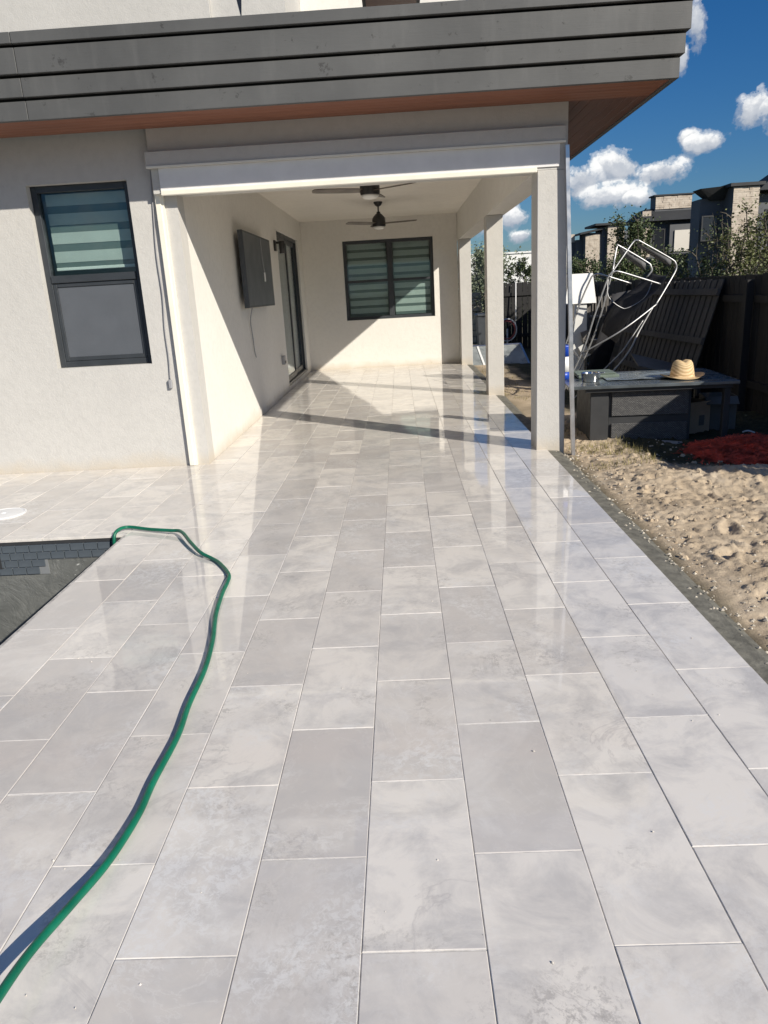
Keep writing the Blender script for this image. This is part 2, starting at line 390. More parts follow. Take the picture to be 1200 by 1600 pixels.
def wicker_mat():
    m_, N, b = mat('dark_wicker'); g = N.n('ShaderNodeTexCoord')
    br = N.n('ShaderNodeTexBrick'); br.inputs['Scale'].default_value = 22; br.inputs['Color1'].default_value = (.10, .10, .104, 1); br.inputs['Color2'].default_value = (.17, .168, .165, 1); br.inputs['Mortar'].default_value = (.012, .012, .013, 1)
    br.inputs['Mortar Size'].default_value = .045
    mp = N.n('ShaderNodeMapping'); mp.inputs['Rotation'].default_value = (math.radians(90), 0, 0); N.l(g.outputs['Object'], mp.inputs[0]); N.l(mp.outputs[0], br.inputs[0])
    N.l(br.outputs[0], b.inputs['Base Color']); b.inputs['Roughness'].default_value = .55
    bn = N.n('ShaderNodeBump'); bn.inputs['Strength'].default_value = .8; bn.inputs['Distance'].default_value = .006; bn.invert = True; N.l(br.outputs['Fac'], bn.inputs['Height']); N.l(bn.outputs[0], b.inputs['Normal'])
    return m_
M['wicker'] = wicker_mat()
M['tabletop'] = simple('dusty_dark_table_glass', (.09, .105, .115), .25, var=.4, scale=4)
M['darkpanel'] = simple('charcoal_panel', (.035, .036, .038), .6, var=.15)
M['card'] = simple('cardboard', (.42, .30, .20), .85, var=.15, scale=5)
M['greycard'] = simple('grey_board', (.14, .13, .12), .8, var=.15)
M['mesh_fab'] = simple('black_sling_mesh', (.018, .018, .022), .75, var=.2)
M['blue'] = simple('blue_plastic', (.01, .06, .42), .35, var=.08)
M['greenp'] = simple('sage_plastic_sheet', (.16, .20, .16), .5, var=.12)
M['red'] = simple('red_mulch', (.60, .085, .045), .85, var=.6, scale=9)
M['steel'] = simple('polished_steel', (.70, .70, .69), .15, metal=1.0, var=.05)
M['stone'] = None
def stone_mat(name, cols, sc):
    m_, N, b = mat(name); g = N.n('ShaderNodeNewGeometry'); P = g.outputs['Position']
    c = N.ramp(N.noise(P, sc, 6, .7), [(.3, cols[0]), (.5, cols[1]), (.72, cols[2])]); N.l(c, b.inputs['Base Color']); b.inputs['Roughness'].default_value = .9
    return m_
M['stone'] = stone_mat('ledge_stone', ((.34, .28, .22), (.52, .45, .37), (.64, .57, .48)), 2.2)
M['block'] = stone_mat('tan_wall_block', ((.34, .29, .22), (.46, .40, .32), (.56, .50, .41)), 3)
M['housegrey'] = simple('townhouse_grey_render', (.105, .11, .12), .8, var=.12, scale=.4)
M['housecream'] = simple('townhouse_cream_render', (.66, .63, .57), .85, var=.06, scale=.4)
M['roofdark'] = simple('dark_roof', (.028, .03, .033), .7, var=.15, scale=.6)
M['farwhite'] = simple('far_white_render', (.78, .78, .76), .85, var=.03, scale=.2)
M['winblack'] = simple('far_window', (.02, .023, .028), .2, var=.1)
M['bark'] = simple('shrub_bark', (.11, .095, .075), .9, var=.25)
def leaf_mat(name, c0, c1):
    m_, N, b = mat(name); g = N.n('ShaderNodeNewGeometry')
    v = N.noise(g.outputs['Position'], 2.4, 4, .6); v2 = g.outputs['Random Per Island']
    c = N.mix(N.math('ADD', N.math('MULTIPLY', v2, .6), N.math('MULTIPLY', v, .4)), c0, c1); N.l(c, b.inputs['Base Color']); b.inputs['Roughness'].default_value = .5
    b.inputs['Specular IOR Level'].default_value = .3
    return m_
M['leaf'] = leaf_mat('leaf_dark', (.028, .046, .018), (.11, .14, .058))
M['leaf2'] = leaf_mat('leaf_olive', (.05, .066, .022), (.19, .20, .085))
M['leafpale'] = leaf_mat('leaf_pale', (.12, .15, .09), (.30, .33, .22))

# ================================================================== THE SETTING
# ---- pool dimensions, patio edges
PX, PY = -2.02, 4.87            # pool: right edge and far edge
EDGE = 1.344                    # right edge of the tiling
RW, TL = 0.3015, 0.648          # row width and tile length
WALL_Y, COR_X, BACK_Y = 7.06, -1.93, 16.0

patio = MB()
patio.box(PX + .03, EDGE, -1.5, PY + .03, -.14, -.003)
patio.box(-6.2, EDGE, PY + .03, 16.2, -.14, -.003)
patio = patio.build('patio', M['slab']); tag(patio, 'pale stone tiled patio running from the pool under the porch', kind='structure')
rt = random.Random(11)
def tile_obj(x0, x1, y0, y1, tone=None):
    g = .0011; gy = .0018
    x0 += g; x1 -= g; y0 += gy; y1 -= gy
    t = MB(); b = .0018
    dz = rt.uniform(-.0007, .0007); a = rt.uniform(-.0006, .0006); c = rt.uniform(-.0008, .0008)
    z = lambda x, y: dz + a * (x-(x0+x1)/2) / .15 + c * (y-(y0+y1)/2) / .3
    low = -.018
    vs = [(x0,y0,low),(x1,y0,low),(x1,y1,low),(x0,y1,low)]
    vs += [(x, y, z(x,y) - b) for x, y in ((x0,y0),(x1,y0),(x1,y1),(x0,y1))]
    vs += [(x, y, z(x,y)) for x, y in ((x0+b,y0+b),(x1-b,y0+b),(x1-b,y1-b),(x0+b,y1-b))]
    fs = [(8,9,10,11)]
    for i in range(4):
        j = (i+1) % 4; fs += [(i,j,4+j,4+i), (4+i,4+j,8+j,8+i)]
    t.add(vs, fs)
    o = t.build('tile', M['tile'], patio)
    ca = o.data.attributes.new('tint', 'FLOAT_COLOR', 'POINT')
    taupe = None
    if tone is not None: tone, taupe = tone
    else: tone = min(1, max(0, rt.gauss(.55, .42)))
    col = (tone, rt.random() if taupe is None else .5 + .5*taupe, rt.random(), 1)
    for d_ in ca.data: d_.color = col
    return o
TONE = {}   # (row, start of the tile): (ivory share, taupe share)
for r_, lst in {4: [(.757, .5, 0), (1.405, 1, 0), (2.053, .35, 1), (2.70, .5, 0), (3.35, .95, 0)], 5: [(1.08, .2, 0), (1.73, .02, 0), (2.38, .85, 0), (3.03, .5, 0), (3.67, .2, 0)],
                3: [(1.08, .9, 0), (1.73, .05, 0), (2.37, .45, 0), (3.02, .05, 0), (3.66, .9, 0)], 2: [(.757, .7, 0), (1.405, 1, 0), (2.05, .95, 0), (2.70, .4, 1), (3.35, .85, 0)],
                1: [(1.08, .85, 0), (1.72, 1, 0), (2.37, .85, 0), (3.0, 1, 0), (3.66, .9, 0)], 0: [(1.405, 1, 0), (2.05, 1, 0), (2.7, .95, 0), (3.35, 1, 0), (4.0, .8, 0)],
                6: [(.757, .1, 1), (1.405, .6, 0), (2.05, .9, 0), (2.7, .2, 0), (3.35, .8, 0)], 7: [(1.08, 1, 0), (1.73, .5, 0), (2.38, .6, 0)], 8: [(1.405, .45, 0), (2.05, .2, 0), (2.7, .6, 0)]}.items():
    for (y_, a_, b__) in lst: TONE[(r_, round(y_, 1))] = (a_, b__)
grout = MB(); ntile = 0
row = 0
while True:
    x1 = EDGE - row * RW; x0 = x1 - RW
    if x1 < -4.3: break
    phase = (1.405 if row % 2 == 0 else 1.73)
    if row == 0: phase = 1.405
    # rows: 0 = edge row
    ph = {0: 1.405, 1: 1.72}.get(row % 2)
    ylo = .55 if x0 > PX - .06 else PY
    yhi = BACK_Y if x1 > COR_X + .03 else WALL_Y
    k = math.floor((ylo - ph) / TL)
    y = ph + k * TL
    while y < yhi:
        a, b_ = max(y, ylo), min(y + TL, yhi)
        xa = max(x0, PX + .0) if b_ <= PY + .001 else x0
        # rows that straddle the porch wall stop at it
        if b_ > WALL_Y and xa < COR_X: xa = COR_X
        if x1 - xa > .03 and b_ - a > .03:
            # a row crossing the pool corner is cut
            if a < PY < b_ and x0 < PX:
                if x1 - PX > .03: tile_obj(PX, x1, a, PY); ntile += 1
                tile_obj(x0, x1, PY, b_); ntile += 1
            else:
                tn = None
                for dy_ in (0, .1, -.1): tn = tn or TONE.get((row, round(y + dy_, 1)))
                if a < WALL_Y < b_ and x0 < COR_X < x1:
                    tile_obj(x0, x1, a, WALL_Y); tile_obj(COR_X, x1, WALL_Y, b_); ntile += 1
                else: tile_obj(xa, x1, a, b_, tn)
                ntile += 1
            grout.box(xa + .002, x1 - .002, b_ - .0018, b_ + .0018, -.010, -.0014)
        y += TL
    row += 1
print('tiles', ntile)
grout.build('grout_line', M['grout'], patio)

# concrete edging band
band = MB(); nb = 90
def bandz(y, x): return -.012 + .006 * noise.noise((x*9, y*3, 2)) 
for i in range(nb):
    y0 = 1.0 + i * (15.5 / nb); y1 = 1.0 + (i+1) * (15.5 / nb)
    xs = [EDGE, EDGE + .07]
    def pts(y): 
        e = EDGE + .14 + .012 * noise.noise((y*2.1, 5, 0)) + .006 * noise.noise((y*9, 1, 0))
        return [(EDGE, y, -.008), (EDGE+.05, y, bandz(y, .05)), (EDGE+.1, y, bandz(y, .1)-.004), (e, y, -.03), (e+.012, y, -.16)]
    a, b_ = pts(y0), pts(y1)
    for k in range(4): band.quad(a[k], a[k+1], b_[k+1], b_[k])
band = band.build('concrete_kerb', M['mortar']); smooth_by_angle(band, 50); tag(band, kind='structure')

# ground: one sheet to the horizon, with a hole where patio, pool and dug-over yard lie
gr = MB()
ext = 900
def gq(x0, x1, y0, y1, z=-.16): gr.quad((x0,y0,z),(x1,y0,z),(x1,y1,z),(x0,y1,z))
gq(-ext, -6.2, -ext, ext); gq(-6.2, 9.0, 22.0, ext); gq(9.0, ext, -ext, ext); gq(-6.2, 9.0, -ext, -1.5); gq(-6.2, 1.45, 16.2, 22.0)
gr = gr.build('ground', M['soil']); tag(gr, kind='structure')

# yard sand: fine relief near, coarser further
prints = []
rp = random.Random(5)
for i in range(170):
    prints.append((rp.uniform(1.6, 4.0), rp.uniform(2.0, 8.0), rp.uniform(.035, .08), rp.uniform(.06, .14), rp.uniform(0, 3.14), rp.uniform(.012, .032)))
def sand_h(x, y, fine=True):
    d = x - (EDGE + .13)
    h = -.05 - .02 * min(1, max(0, y-7)/3) - .05 * min(1, max(0, x-2.2) / 2)
    amp = min(1, max(0.15, d / .25))
    wx = x + .05*noise.noise((x*5, y*5, 20)); wy = y + .05*noise.noise((x*5, y*5, 30))
    n_ = noise.noise((x*1.5, y*1.5, 0)) * .035
    vd = noise.voronoi((wx*6.5, wy*6.5, 0))[0]
    n_ += (min(.28, vd[1]-vd[0]) - .12) * .055 * (.4 + max(0, noise.noise((x*2.3, y*2.3, 8)) + .3))
    n_ += (.5 - abs(noise.noise((wx*11, wy*11, 6)))) * .026 - .008
    n_ += abs(noise.noise((x*24, y*24, 9))) * .022 + noise.noise((x*52, y*52, 12)) * .006
    h += n_ * amp * (1.0 if y < 9 else .5)
    h += .09 * math.exp(-((x-2.9)**2 / .5 + (y-5.75)**2 / .12))       # low ridge
    h += .05 * math.exp(-((x-2.05)**2 / .06 + (y-6.3)**2 / .3))
    for (px, py, a, b_, th, dep) in prints:
        dx, dy = wx-px, wy-py
        if abs(dx) < .24 and abs(dy) < .24:
            u = (dx*math.cos(th)+dy*math.sin(th))/b_; v = (-dx*math.sin(th)+dy*math.cos(th))/a
            q = u*u+v*v
            if q < 2.6: h += amp * dep * (-math.exp(-q*1.5) + .5*math.exp(-((math.sqrt(q)-1.2)**2)*14))
    return h
def soil_w(x, y):
    e = 2.02 + .35*noise.noise((x*.9, y*.9, 4)) + .12*noise.noise((x*3, y*3, 7))
    w = 0
    if y > 6.0: w = max(0, min(1, (x - (e + .02)) / .18)) * max(0, min(1, (y-5.9-.3*noise.noise((x,y,2)))/.3))
    strip = max(0, 1 - (x - EDGE - .13) / (.12 + .09*noise.noise((y*3, 1, 1))))
    g_ = max(0, min(1, (noise.noise((x*1.3, y*1.3, 15)) - .05) * 4)) * max(0, min(1, (y-8)/1.5)) * (.3 if x < 2.1 else .75)
    return max(w, max(0, min(.75, strip*.9)), g_)
def sheet(x0, x1, y0, y1, st, name):
    t = MB(); nx = int(round((x1-x0)/st)); ny = int(round((y1-y0)/st)); sv = []
    for j in range(ny+1):
        for i in range(nx+1):
            x = x0 + i*(x1-x0)/nx; y = y0 + j*(y1-y0)/ny
            t.v.append((x, y, sand_h(x, y))); sv.append(soil_w(x, y))
    for j in range(ny):
        for i in range(nx):
            a = j*(nx+1)+i; t.f.append((a, a+1, a+nx+2, a+nx+1))
    return t, sv
near, sv1 = sheet(1.45, 4.45, 1.8, 8.8, .0165, '')
far, sv2 = sheet(1.45, 9.0, 8.8, 22.0, .11, '')
side, sv3 = sheet(4.45, 9.0, -1.5, 8.8, .15, '')
low, sv4 = sheet(1.45, 4.45, -1.5, 1.8, .1, '')
yard = MB(); 
for t in (near, far, side, low): yard.add(t.v, t.f)
yard = yard.build('yard_sand', M['sand'], smooth=True); tag(yard, kind='structure')
ya = yard.data.attributes.new('soil', 'FLOAT', 'POINT'); ya.data.foreach_set('value', sv1+sv2+sv3+sv4)

# ---- swimming pool (empty shell)
pool = MB()
pool.box(-5.6, PX + .02, PY + .02, PY + .25, -1.5, -.045)           # far wall
pool.box(PX + .02, PX + .25, -2.2, PY + .25, -1.5, -.045)     # right wall
pool.box(-5.85, -5.6, -2.2, PY + .25, -1.5, -.045)
pool.box(-5.6, PX + .02, -2.2, PY + .02, -1.75, -1.5)
pool.box(-5.6, PX-.012, -2.45, -2.2, -1.5, -.045)
pool = pool.build('swimming_pool', M['plaster']); tag(pool, kind='structure')
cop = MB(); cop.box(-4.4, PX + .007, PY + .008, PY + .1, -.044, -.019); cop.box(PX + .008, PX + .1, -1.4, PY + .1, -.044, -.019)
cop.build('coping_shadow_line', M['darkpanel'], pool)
gb = MB(); gb.box(-4.2, PX + .019, PY + .014, PY + .02, -.16, -.046); gb.box(-4.2, -2.572, PY + .014, PY + .02, -.268, -.161)
gb.build('pool_grout_bed', M['poolgrout'], pool)
bw, bh = .098, .050
proto = None
for r in range(4):
    x = PX + .018 - (bw*.5 if r % 2 else 0) 
    xs = -4.1
    first = True
    while x > xs:
        w = bw - .006
        if r < 2 or x < -2.56:
            if not (r < 2 and -2.93 < x - w/2 < -2.78 and False):
                z1 = -.048 - r * (bh + .005)
                if proto is None:
                    q = MB(); q.cbox(-w/2, w/2, -.005, .005, -bh/2, bh/2, .0015); proto = q.build('pool_tile', M['pooltile'], pool); o = proto
                else: o = copy_part(proto, pool)
                o.location = (x - w/2, PY + .0105 + rt.uniform(-.0008, .0008), z1 - bh/2)
        x -= bw
sk = MB(); sk.box(-3.18, -2.90, PY + .004, PY + .022, -.215, -.062)
sk.build('skimmer_mouth', M['darkpanel'], pool)

# ---- round skimmer lid in the paving
t = MB(); t.lathe([(.165, 0), (.165, .006), (.15, .010), (.142, .006), (.135, .007), (.02, .009), (.015, .004)], (-3.20, 5.56, .0015), 40)
o = t.build('skimmer_lid', M['white']); smooth_by_angle(o, 30); tag(o, 'round white plastic skimmer lid set in the paving behind the pool', 'pool lid')

# ================================================================== THE HOUSE
SOF = 2.97
house = thing('modern_house', (-2, 10, 0), 'white stucco house with grey boarded eaves and a deep covered porch', 'house')
def P(mb, name, m_, par=house, sm=None):
    o = mb.build(name, m_, par)
    if sm: smooth_by_angle(o, sm)
    return o
wx0, wx1, wz0, wz1 = -3.262, -2.354, .995, 2.598
T = .22
w = MB()
w.box(-6.2, wx0, WALL_Y, WALL_Y+T, -.1, 3.3); w.box(wx1, COR_X, WALL_Y, WALL_Y+T, -.1, 3.3)
w.box(wx0, wx1, WALL_Y, WALL_Y+T, -.1, wz0); w.box(wx0, wx1, WALL_Y, WALL_Y+T, wz1, 3.3)
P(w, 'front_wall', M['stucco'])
dy0, dy1, dz0, dz1 = 12.72, 15.36, .07, 2.59
w = MB(); x0, x1 = COR_X - T, COR_X - .002
w.box(x0, x1, WALL_Y+T, dy0, -.1, 3.3); w.box(x0, x1, dy1, BACK_Y, -.1, 3.3); w.box(x0, x1, dy0, dy1, -.1, dz0); w.box(x0, x1, dy0, dy1, dz1, 3.3)
P(w, 'porch_side_wall', M['stucco_bounce'])
bx0, bx1, bz0, bz1 = -1.105, .742, .99, 2.56
w = MB()
w.box(x0, bx0, BACK_Y, BACK_Y+T, -.1, 3.3); w.box(bx1, 1.235, BACK_Y, BACK_Y+T, -.1, 3.3); w.box(bx0, bx1, BACK_Y, BACK_Y+T, -.1, bz0); w.box(bx0, bx1, BACK_Y, BACK_Y+T, bz1, 3.3)
P(w, 'porch_end_wall', M['stucco_bounce'])
# rooms behind the openings (open boxes facing the window)
def room(x0, x1, y0, y1, z0, z1, opening):
    t = MB(); th = .05
    if opening != 'y0': t.box(x0, x1, y0-th, y0, z0, z1)
    t.box(x0, x1, y1, y1+th, z0, z1); t.box(x0-th, x0, y0, y1, z0, z1)
    if opening != 'x1': t.box(x1, x1+th, y0, y1, z0, z1)
    t.box(x0-th, x1+(th if opening != 'x1' else 0), y0, y1+th, z0-th, z0-.001); t.box(x0-th, x1, y0, y1+th, z1+.001, z1+th)
    P(t, 'room_shell', M['room'])
room(-5.2, -2.3, WALL_Y+T+.001, 10.4, .02, 2.9, 'y0')
room(-5.2, COR_X-T-.001, 11.6, 15.7, .02, 2.9, 'x1')
room(-1.9, 1.2, BACK_Y+T+.001, 19.0, .02, 2.9, 'y0')

# columns of the porch
def column(x0, x1, y0, y1, z1, lab):
    t = MB(); t.cbox(x0, x1, y0, y1, -.12, z1, .006); o = P(t, 'porch_column', M['stucco']); o['label'] = lab
column(1.24, 1.505, 6.97, 7.26, 2.452, 'white column at the front corner of the porch')
column(1.24, 1.47, 10.88, 11.15, 2.452, 'white column in the middle of the porch side')
column(1.24, 1.47, 15.62, 15.998, 2.452, 'white column at the far end of the porch')
t = MB(); t.box(1.24, 1.50, 7.262, 16.22, 2.453, 3.3); P(t, 'side_beam', M['stucco_bounce'])
t = MB(); t.box(-2.10, 1.50, 6.972, 7.058, 2.453, SOF + .02); t.box(COR_X+.002, 1.50, 7.058, 7.26, 2.453, SOF + .02); P(t, 'front_beam', M['stucco'])
# retractable screen in its housing, with guide tracks
t = MB(); t.cbox(-2.125, 1.475, 6.925, 6.971, 2.655, 2.785, .004); P(t, 'screen_housing', M['stucco'])
t = MB(); t.box(-2.120, 1.472, 6.915, 6.9245, 2.652, 2.668); P(t, 'housing_drip_edge', M['cream'])
t = MB(); t.box(-2.03, 1.43, 6.958, 6.9715, 2.475, 2.654); P(t, 'rolled_screen', M['screen'])
t = MB(); t.cbox(-2.03, 1.235, 6.938, 6.9705, 2.432, 2.474, .006); P(t, 'screen_bottom_bar', M['cream'])
t = MB(); t.cbox(-2.112, -2.062, 7.016, 7.0595, .003, 2.652, .004); t.box(-2.062, -2.040, 7.03, 7.0595, .003, 2.652); P(t, 'screen_track', M['cream'])
# porch ceiling, eaves, fascia boards, roof
EX, EY = 2.20, 6.38
t = MB(); t.box(COR_X - .1, 1.2395, 7.2605, BACK_Y + .1, SOF, SOF + .03); P(t, 'porch_ceiling', M['ceil'])
t = MB(); nbd = 6
for i in range(nbd):
    a = EY + .02 + i * (6.971 - EY - .02) / nbd; b_ = EY + .02 + (i+1) * (6.971 - EY - .02) / nbd
    t.cbox(-6.5, EX - .02, a + .0015, b_ - .0015, SOF, SOF + .02, .002)
P(t, 'front_soffit', M['soffit'])
M['soffit_y_shaded'] = wood_mat('stained_cedar_side_shaded', (.11, .046, .033), (.18, .078, .052), 1, .5)  # same cedar stain, coloured darker for the weaker floor bounce on this side
t = MB(); nbd = 7
for i in range(nbd):
    a = 1.501 + i * (EX - .02 - 1.501) / nbd; b_ = 1.501 + (i+1) * (EX - .02 - 1.501) / nbd
    t.cbox(a + .0015, b_ - .0015, 6.972, 17.0, SOF, SOF + .02, .002)
P(t, 'side_soffit', M['soffit_y_shaded'])
zs = [(2.955, 3.092, 0.0), (3.112, 3.245, .026), (3.265, 3.445, .052), (3.462, 3.54, .08)]
for (z0, z1, o_) in zs:
    t = MB(); t.cbox(-6.5, -2.822, EY - o_ - .02, EY - o_ + .02 + o_*.6, z0 + .002, z1, .003); P(t, 'fascia_board', M['fascia'])
    t = MB(); t.cbox(-2.818, EX + o_, EY - o_ - .02, EY - o_ + .02 + o_*.6, z0, z1, .003); P(t, 'fascia_board', M['fascia'])
    t = MB(); t.cbox(EX + o_ - .04 - o_*.6, EX + o_, EY - o_ + .0205 + o_*.6, 17.0, z0, z1, .003); P(t, 'fascia_board', M['fascia'])
t = MB(); t.box(-6.5, EX - .03, EY + .022, 17.0, 2.995, 3.46); P(t, 'roof_core', M['roofdark'])
t = MB(); t.box(-6.48, EX + .06, EY - .06, 17.0, 3.461, 3.535); P(t, 'roof_deck', M['roofdark'])
# upper storey set back
t = MB(); t.box(-6.2, -1.86, 9.0, 9.3, 3.53, 6.4); P(t, 'upper_wall', M['stucco'])
t = MB(); t.box(-1.858, -1.06, 9.05, 12, 3.53, 6.4); P(t, 'upper_corner_wall', M['stucco'])
t = MB(); t.box(-1.058, 1.0, 10.6, 12, 3.53, 6.4); P(t, 'upper_recess_wall', M['stucco_bounce'])
t = MB(); t.add([(-1.60,9.046,4.75),(-1.50,9.046,4.75),(-1.535,9.046,4.40)], [(0,1,2)]); P(t, 'upper_window', M['winblack'])
t = MB(); t.cbox(-.2, .33, 8.7, 12.0, 4.42, 4.44, .003); P(t, 'upper_eave_soffit', M['soffit'])
t = MB(); t.cbox(-.24, .37, 8.66, 12.04, 4.442, 4.75, .004); P(t, 'upper_eave', M['fascia'])

# ---- windows
def frame_rect(t, x0, x1, z0, z1, y0, y1, fw, b=.003):
    t.cbox(x0, x0+fw, y0, y1, z0, z1, b); t.cbox(x1-fw, x1, y0, y1, z0, z1, b)
    t.cbox(x0+fw, x1-fw, y0, y1, z0, z0+fw, b); t.cbox(x0+fw, x1-fw, y0, y1, z1-fw, z1, b)
e = .001
fy = WALL_Y + .075
t = MB(); frame_rect(t, wx0+e, wx1-e, wz0+e, wz1-e, fy, fy+.07, .055); win = P(t, 'front_window', M['bronze']); win['label'] = 'tall window with dark frame, blind above and insect screen below'
zm = 1.80
t = MB(); t.cbox(wx0+.056, wx1-.056, fy-.012, fy+.05, zm-.035, zm+.03, .003); P(t, 'meeting_rail', M['bronze'], win)
t = MB(); frame_rect(t, wx0+.058, wx1-.058, wz0+.058, zm-.037, fy+.004, fy+.03, .035); P(t, 'lower_sash', M['bronze'], win)
t = MB(); t.box(wx0+.094, wx1-.094, fy+.016, fy+.020, wz0+.094, zm-.073); P(t, 'insect_screen', M['meshscreen'], win)
t = MB(); t.box(wx0+.056, wx1-.056, fy+.045, fy+.050, zm+.031, wz1-.056); P(t, 'glass_pane', M['glass'], win)
z = wz1 - .06; k = 0
while z > 2.02:
    t = MB(); t.box(wx0+.075, wx1-.075, fy+.115, fy+.119, z-.098, z); P(t, 'blind_slat', M['blind'], win)
    t = MB(); t.box(wx0+.075, wx1-.075, fy+.1195, fy+.1215, z-.163, z-.099); P(t, 'blind_gauze', M['sheer'], win)
    z -= .164
t = MB(); t.cbox(wx0+.072, wx1-.072, fy+.108, fy+.128, z-.006, z+.022, .004); P(t, 'blind_rail', M['white'], win)

fy = BACK_Y + .07
t = MB(); frame_rect(t, bx0+e, bx1-e, bz0+e, bz1-e, fy, fy+.07, .06); xm = (bx0+bx1)/2 + .03
t.cbox(xm-.055, xm+.055, fy-.01, fy+.06, bz0+.062, bz1-.062, .003)
win = P(t, 'end_window', M['bronze']); win['label'] = 'wide two-bay window with striped blinds in the end wall'
for (a, b_) in ((bx0+.062, xm-.056), (xm+.056, bx1-.062)):
    zm2 = 1.76
    t = MB(); t.cbox(a, b_, fy+.005, fy+.05, zm2-.025, zm2+.025, .003); P(t, 'meeting_rail', M['bronze'], win)
    t = MB(); t.box(a, b_, fy+.03, fy+.035, bz0+.062, zm2-.026); P(t, 'glass_pane', M['glass'], win)
    t = MB(); t.box(a, b_, fy+.03, fy+.035, zm2+.026, bz1-.062); P(t, 'glass_pane', M['glass'], win)
    z = bz1 - .07
    while z > bz0 + .12:
        t = MB(); t.box(a+.02, b_-.02, fy+.105, fy+.109, z-.102, z); P(t, 'blind_slat', M['blind'], win)
        t = MB(); t.box(a+.02, b_-.02, fy+.1095, fy+.1115, z-.158, z-.103); P(t, 'blind_gauze', M['sheer'], win)
        z -= .159

# ---- sliding door in the porch side wall
fx = COR_X - .12
t = MB()
t.cbox(fx, fx+.08, dy0+e, dy0+.06, dz0+e, dz1-e, .003); t.cbox(fx, fx+.08, dy1-.06, dy1-e, dz0+e, dz1-e, .003)
t.cbox(fx, fx+.08, dy0+.061, dy1-.061, dz1-.06, dz1-e, .003); t.cbox(fx, fx+.11, dy0+.061, dy1-.061, dz0+e, dz0+.05, .003)
door = P(t, 'sliding_door', M['bronze'])
for i, (a, b_) in enumerate(((dy0+.062, dy0+1.33), (dy0+1.29, dy1-.062))):
    xx = fx + (.045 if i == 0 else .012)
    t = MB()
    t.cbox(xx, xx+.03, a, a+.075, dz0+.052, dz1-.062, .003); t.cbox(xx, xx+.03, b_-.075, b_, dz0+.052, dz1-.062, .003)
    t.cbox(xx, xx+.03, a+.076, b_-.076, dz0+.052, dz0+.14, .003); t.cbox(xx, xx+.03, a+.076, b_-.076, dz1-.14, dz1-.062, .003)
    P(t, 'door_leaf_frame', M['bronze'], door)
    t = MB(); t.box(xx+.012, xx+.017, a+.076, b_-.076, dz0+.141, dz1-.141); P(t, 'glass_pane', M['glass'], door)
t = MB(); t.cbox(fx+.080, fx+.105, dy0+.075, dy0+.10, 1.0, 1.22, .004); P(t, 'handle', M['alu'], door)

# ================================================================== THINGS ON AND IN THE PORCH
def ceiling_fan(x, y, rot, label):
    f_ = thing('ceiling_fan', (x, y, SOF), label, 'ceiling fan', 'ceiling fans on the porch')
    zb = 2.63
    t = MB(); t.lathe([(.075, 0), (.072, -.02), (.045, -.06), (.018, -.075)], (x, y, SOF), 24); smooth_by_angle(t.build('canopy', M['blackmetal'], f_))
    t = MB(); t.tube([(x, y, SOF-.07), (x, y, 2.80)], .013, 12); t.build('down_rod', M['blackmetal'], f_, True)
    t = MB(); t.lathe([(.03, 2.815), (.034, 2.79), (.05, 2.78), (.085, 2.745), (.108, 2.715), (.112, 2.66), (.112, 2.60), (.106, 2.585)], (x, y, 0), 32); smooth_by_angle(t.build('motor_housing', M['blackmetal'], f_))
    t = MB(); t.lathe([(.098, 2.584), (.096, 2.565), (.07, 2.545), (.03, 2.538)], (x, y, 0), 32); t.build('light_lens', M['lens'], f_, True)
    for k in range(3):
        a = rot + k * 2*math.pi/3; u = Vector((math.cos(a), math.sin(a), 0)); v = Vector((-math.sin(a), math.cos(a), 0)); n_ = Vector((0,0,1))
        v2 = (v * math.cos(math.radians(12)) + n_ * math.sin(math.radians(12)))
        n2 = u.cross(v2)
        t = MB(); prof = [(.10, .055), (.16, .062), (.35, .068), (.60, .062), (.655, .05), (.67, .02)]
        vs = []
        for (r, hw) in prof:
            for s_, dz in ((-1, -.004), (1, -.004), (1, .004), (-1, .004)):
                vs.append(Vector((x, y, zb)) + u*r + v2*hw*s_ + n2*dz)
        fs = [(0,1,2,3), tuple(4*(len(prof)-1)+i for i in (3,2,1,0))]
        for i in range(len(prof)-1):
            for q in range(4): fs.append((4*i+q, 4*(i+1)+q, 4*(i+1)+(q+1) % 4, 4*i+(q+1) % 4))
        t.add(vs, fs); t.build('blade', M['blade'], f_)
ceiling_fan(-.27, 9.05, math.radians(80), 'dark three-blade ceiling fan partly hidden behind the front beam')
ceiling_fan(-.275, 13.3, math.radians(100), 'dark three-blade ceiling fan hanging in front of the end window')

tv = thing('television', (COR_X, 10.27, 1.42), 'thin charcoal television panel mounted on the porch side wall', 'television')
t = MB(); t.cbox(COR_X+.055, COR_X+.115, 9.30, 11.24, 1.425, 2.325, .006); t.build('casing', M['tv'], tv)
t = MB(); t.box(COR_X+.1152, COR_X+.117, 9.325, 11.215, 1.45, 2.30); t.build('screen_face', simple('dull_screen_face', (.085, .095, .105), .45, var=.12, scale=1.2), tv)
t = MB(); t.box(COR_X+.002, COR_X+.054, 9.9, 10.6, 1.6, 2.15); t.build('wall_mount', M['blackmetal'], tv)
t = MB(); t.tube(curve_pts([(COR_X+.121, 10.45, 2.30), (COR_X+.123, 10.48, 2.0), (COR_X+.125, 10.55, 1.86)]), .006, 6); t.build('hanging_tag_cord', M['cord'], tv)
t = MB(); t.cbox(COR_X+.119, COR_X+.126, 10.52, 10.60, 1.75, 1.87, .002); t.build('hanging_tag', M['white'], tv)
t = MB(); t.tube(curve_pts([(COR_X+.06, 9.75, 1.43), (COR_X+.02, 9.76, 1.25), (COR_X+.015, 9.83, 1.05), (COR_X+.014, 9.86, .88), (COR_X+.014, 9.93, .79)]), .008, 6)
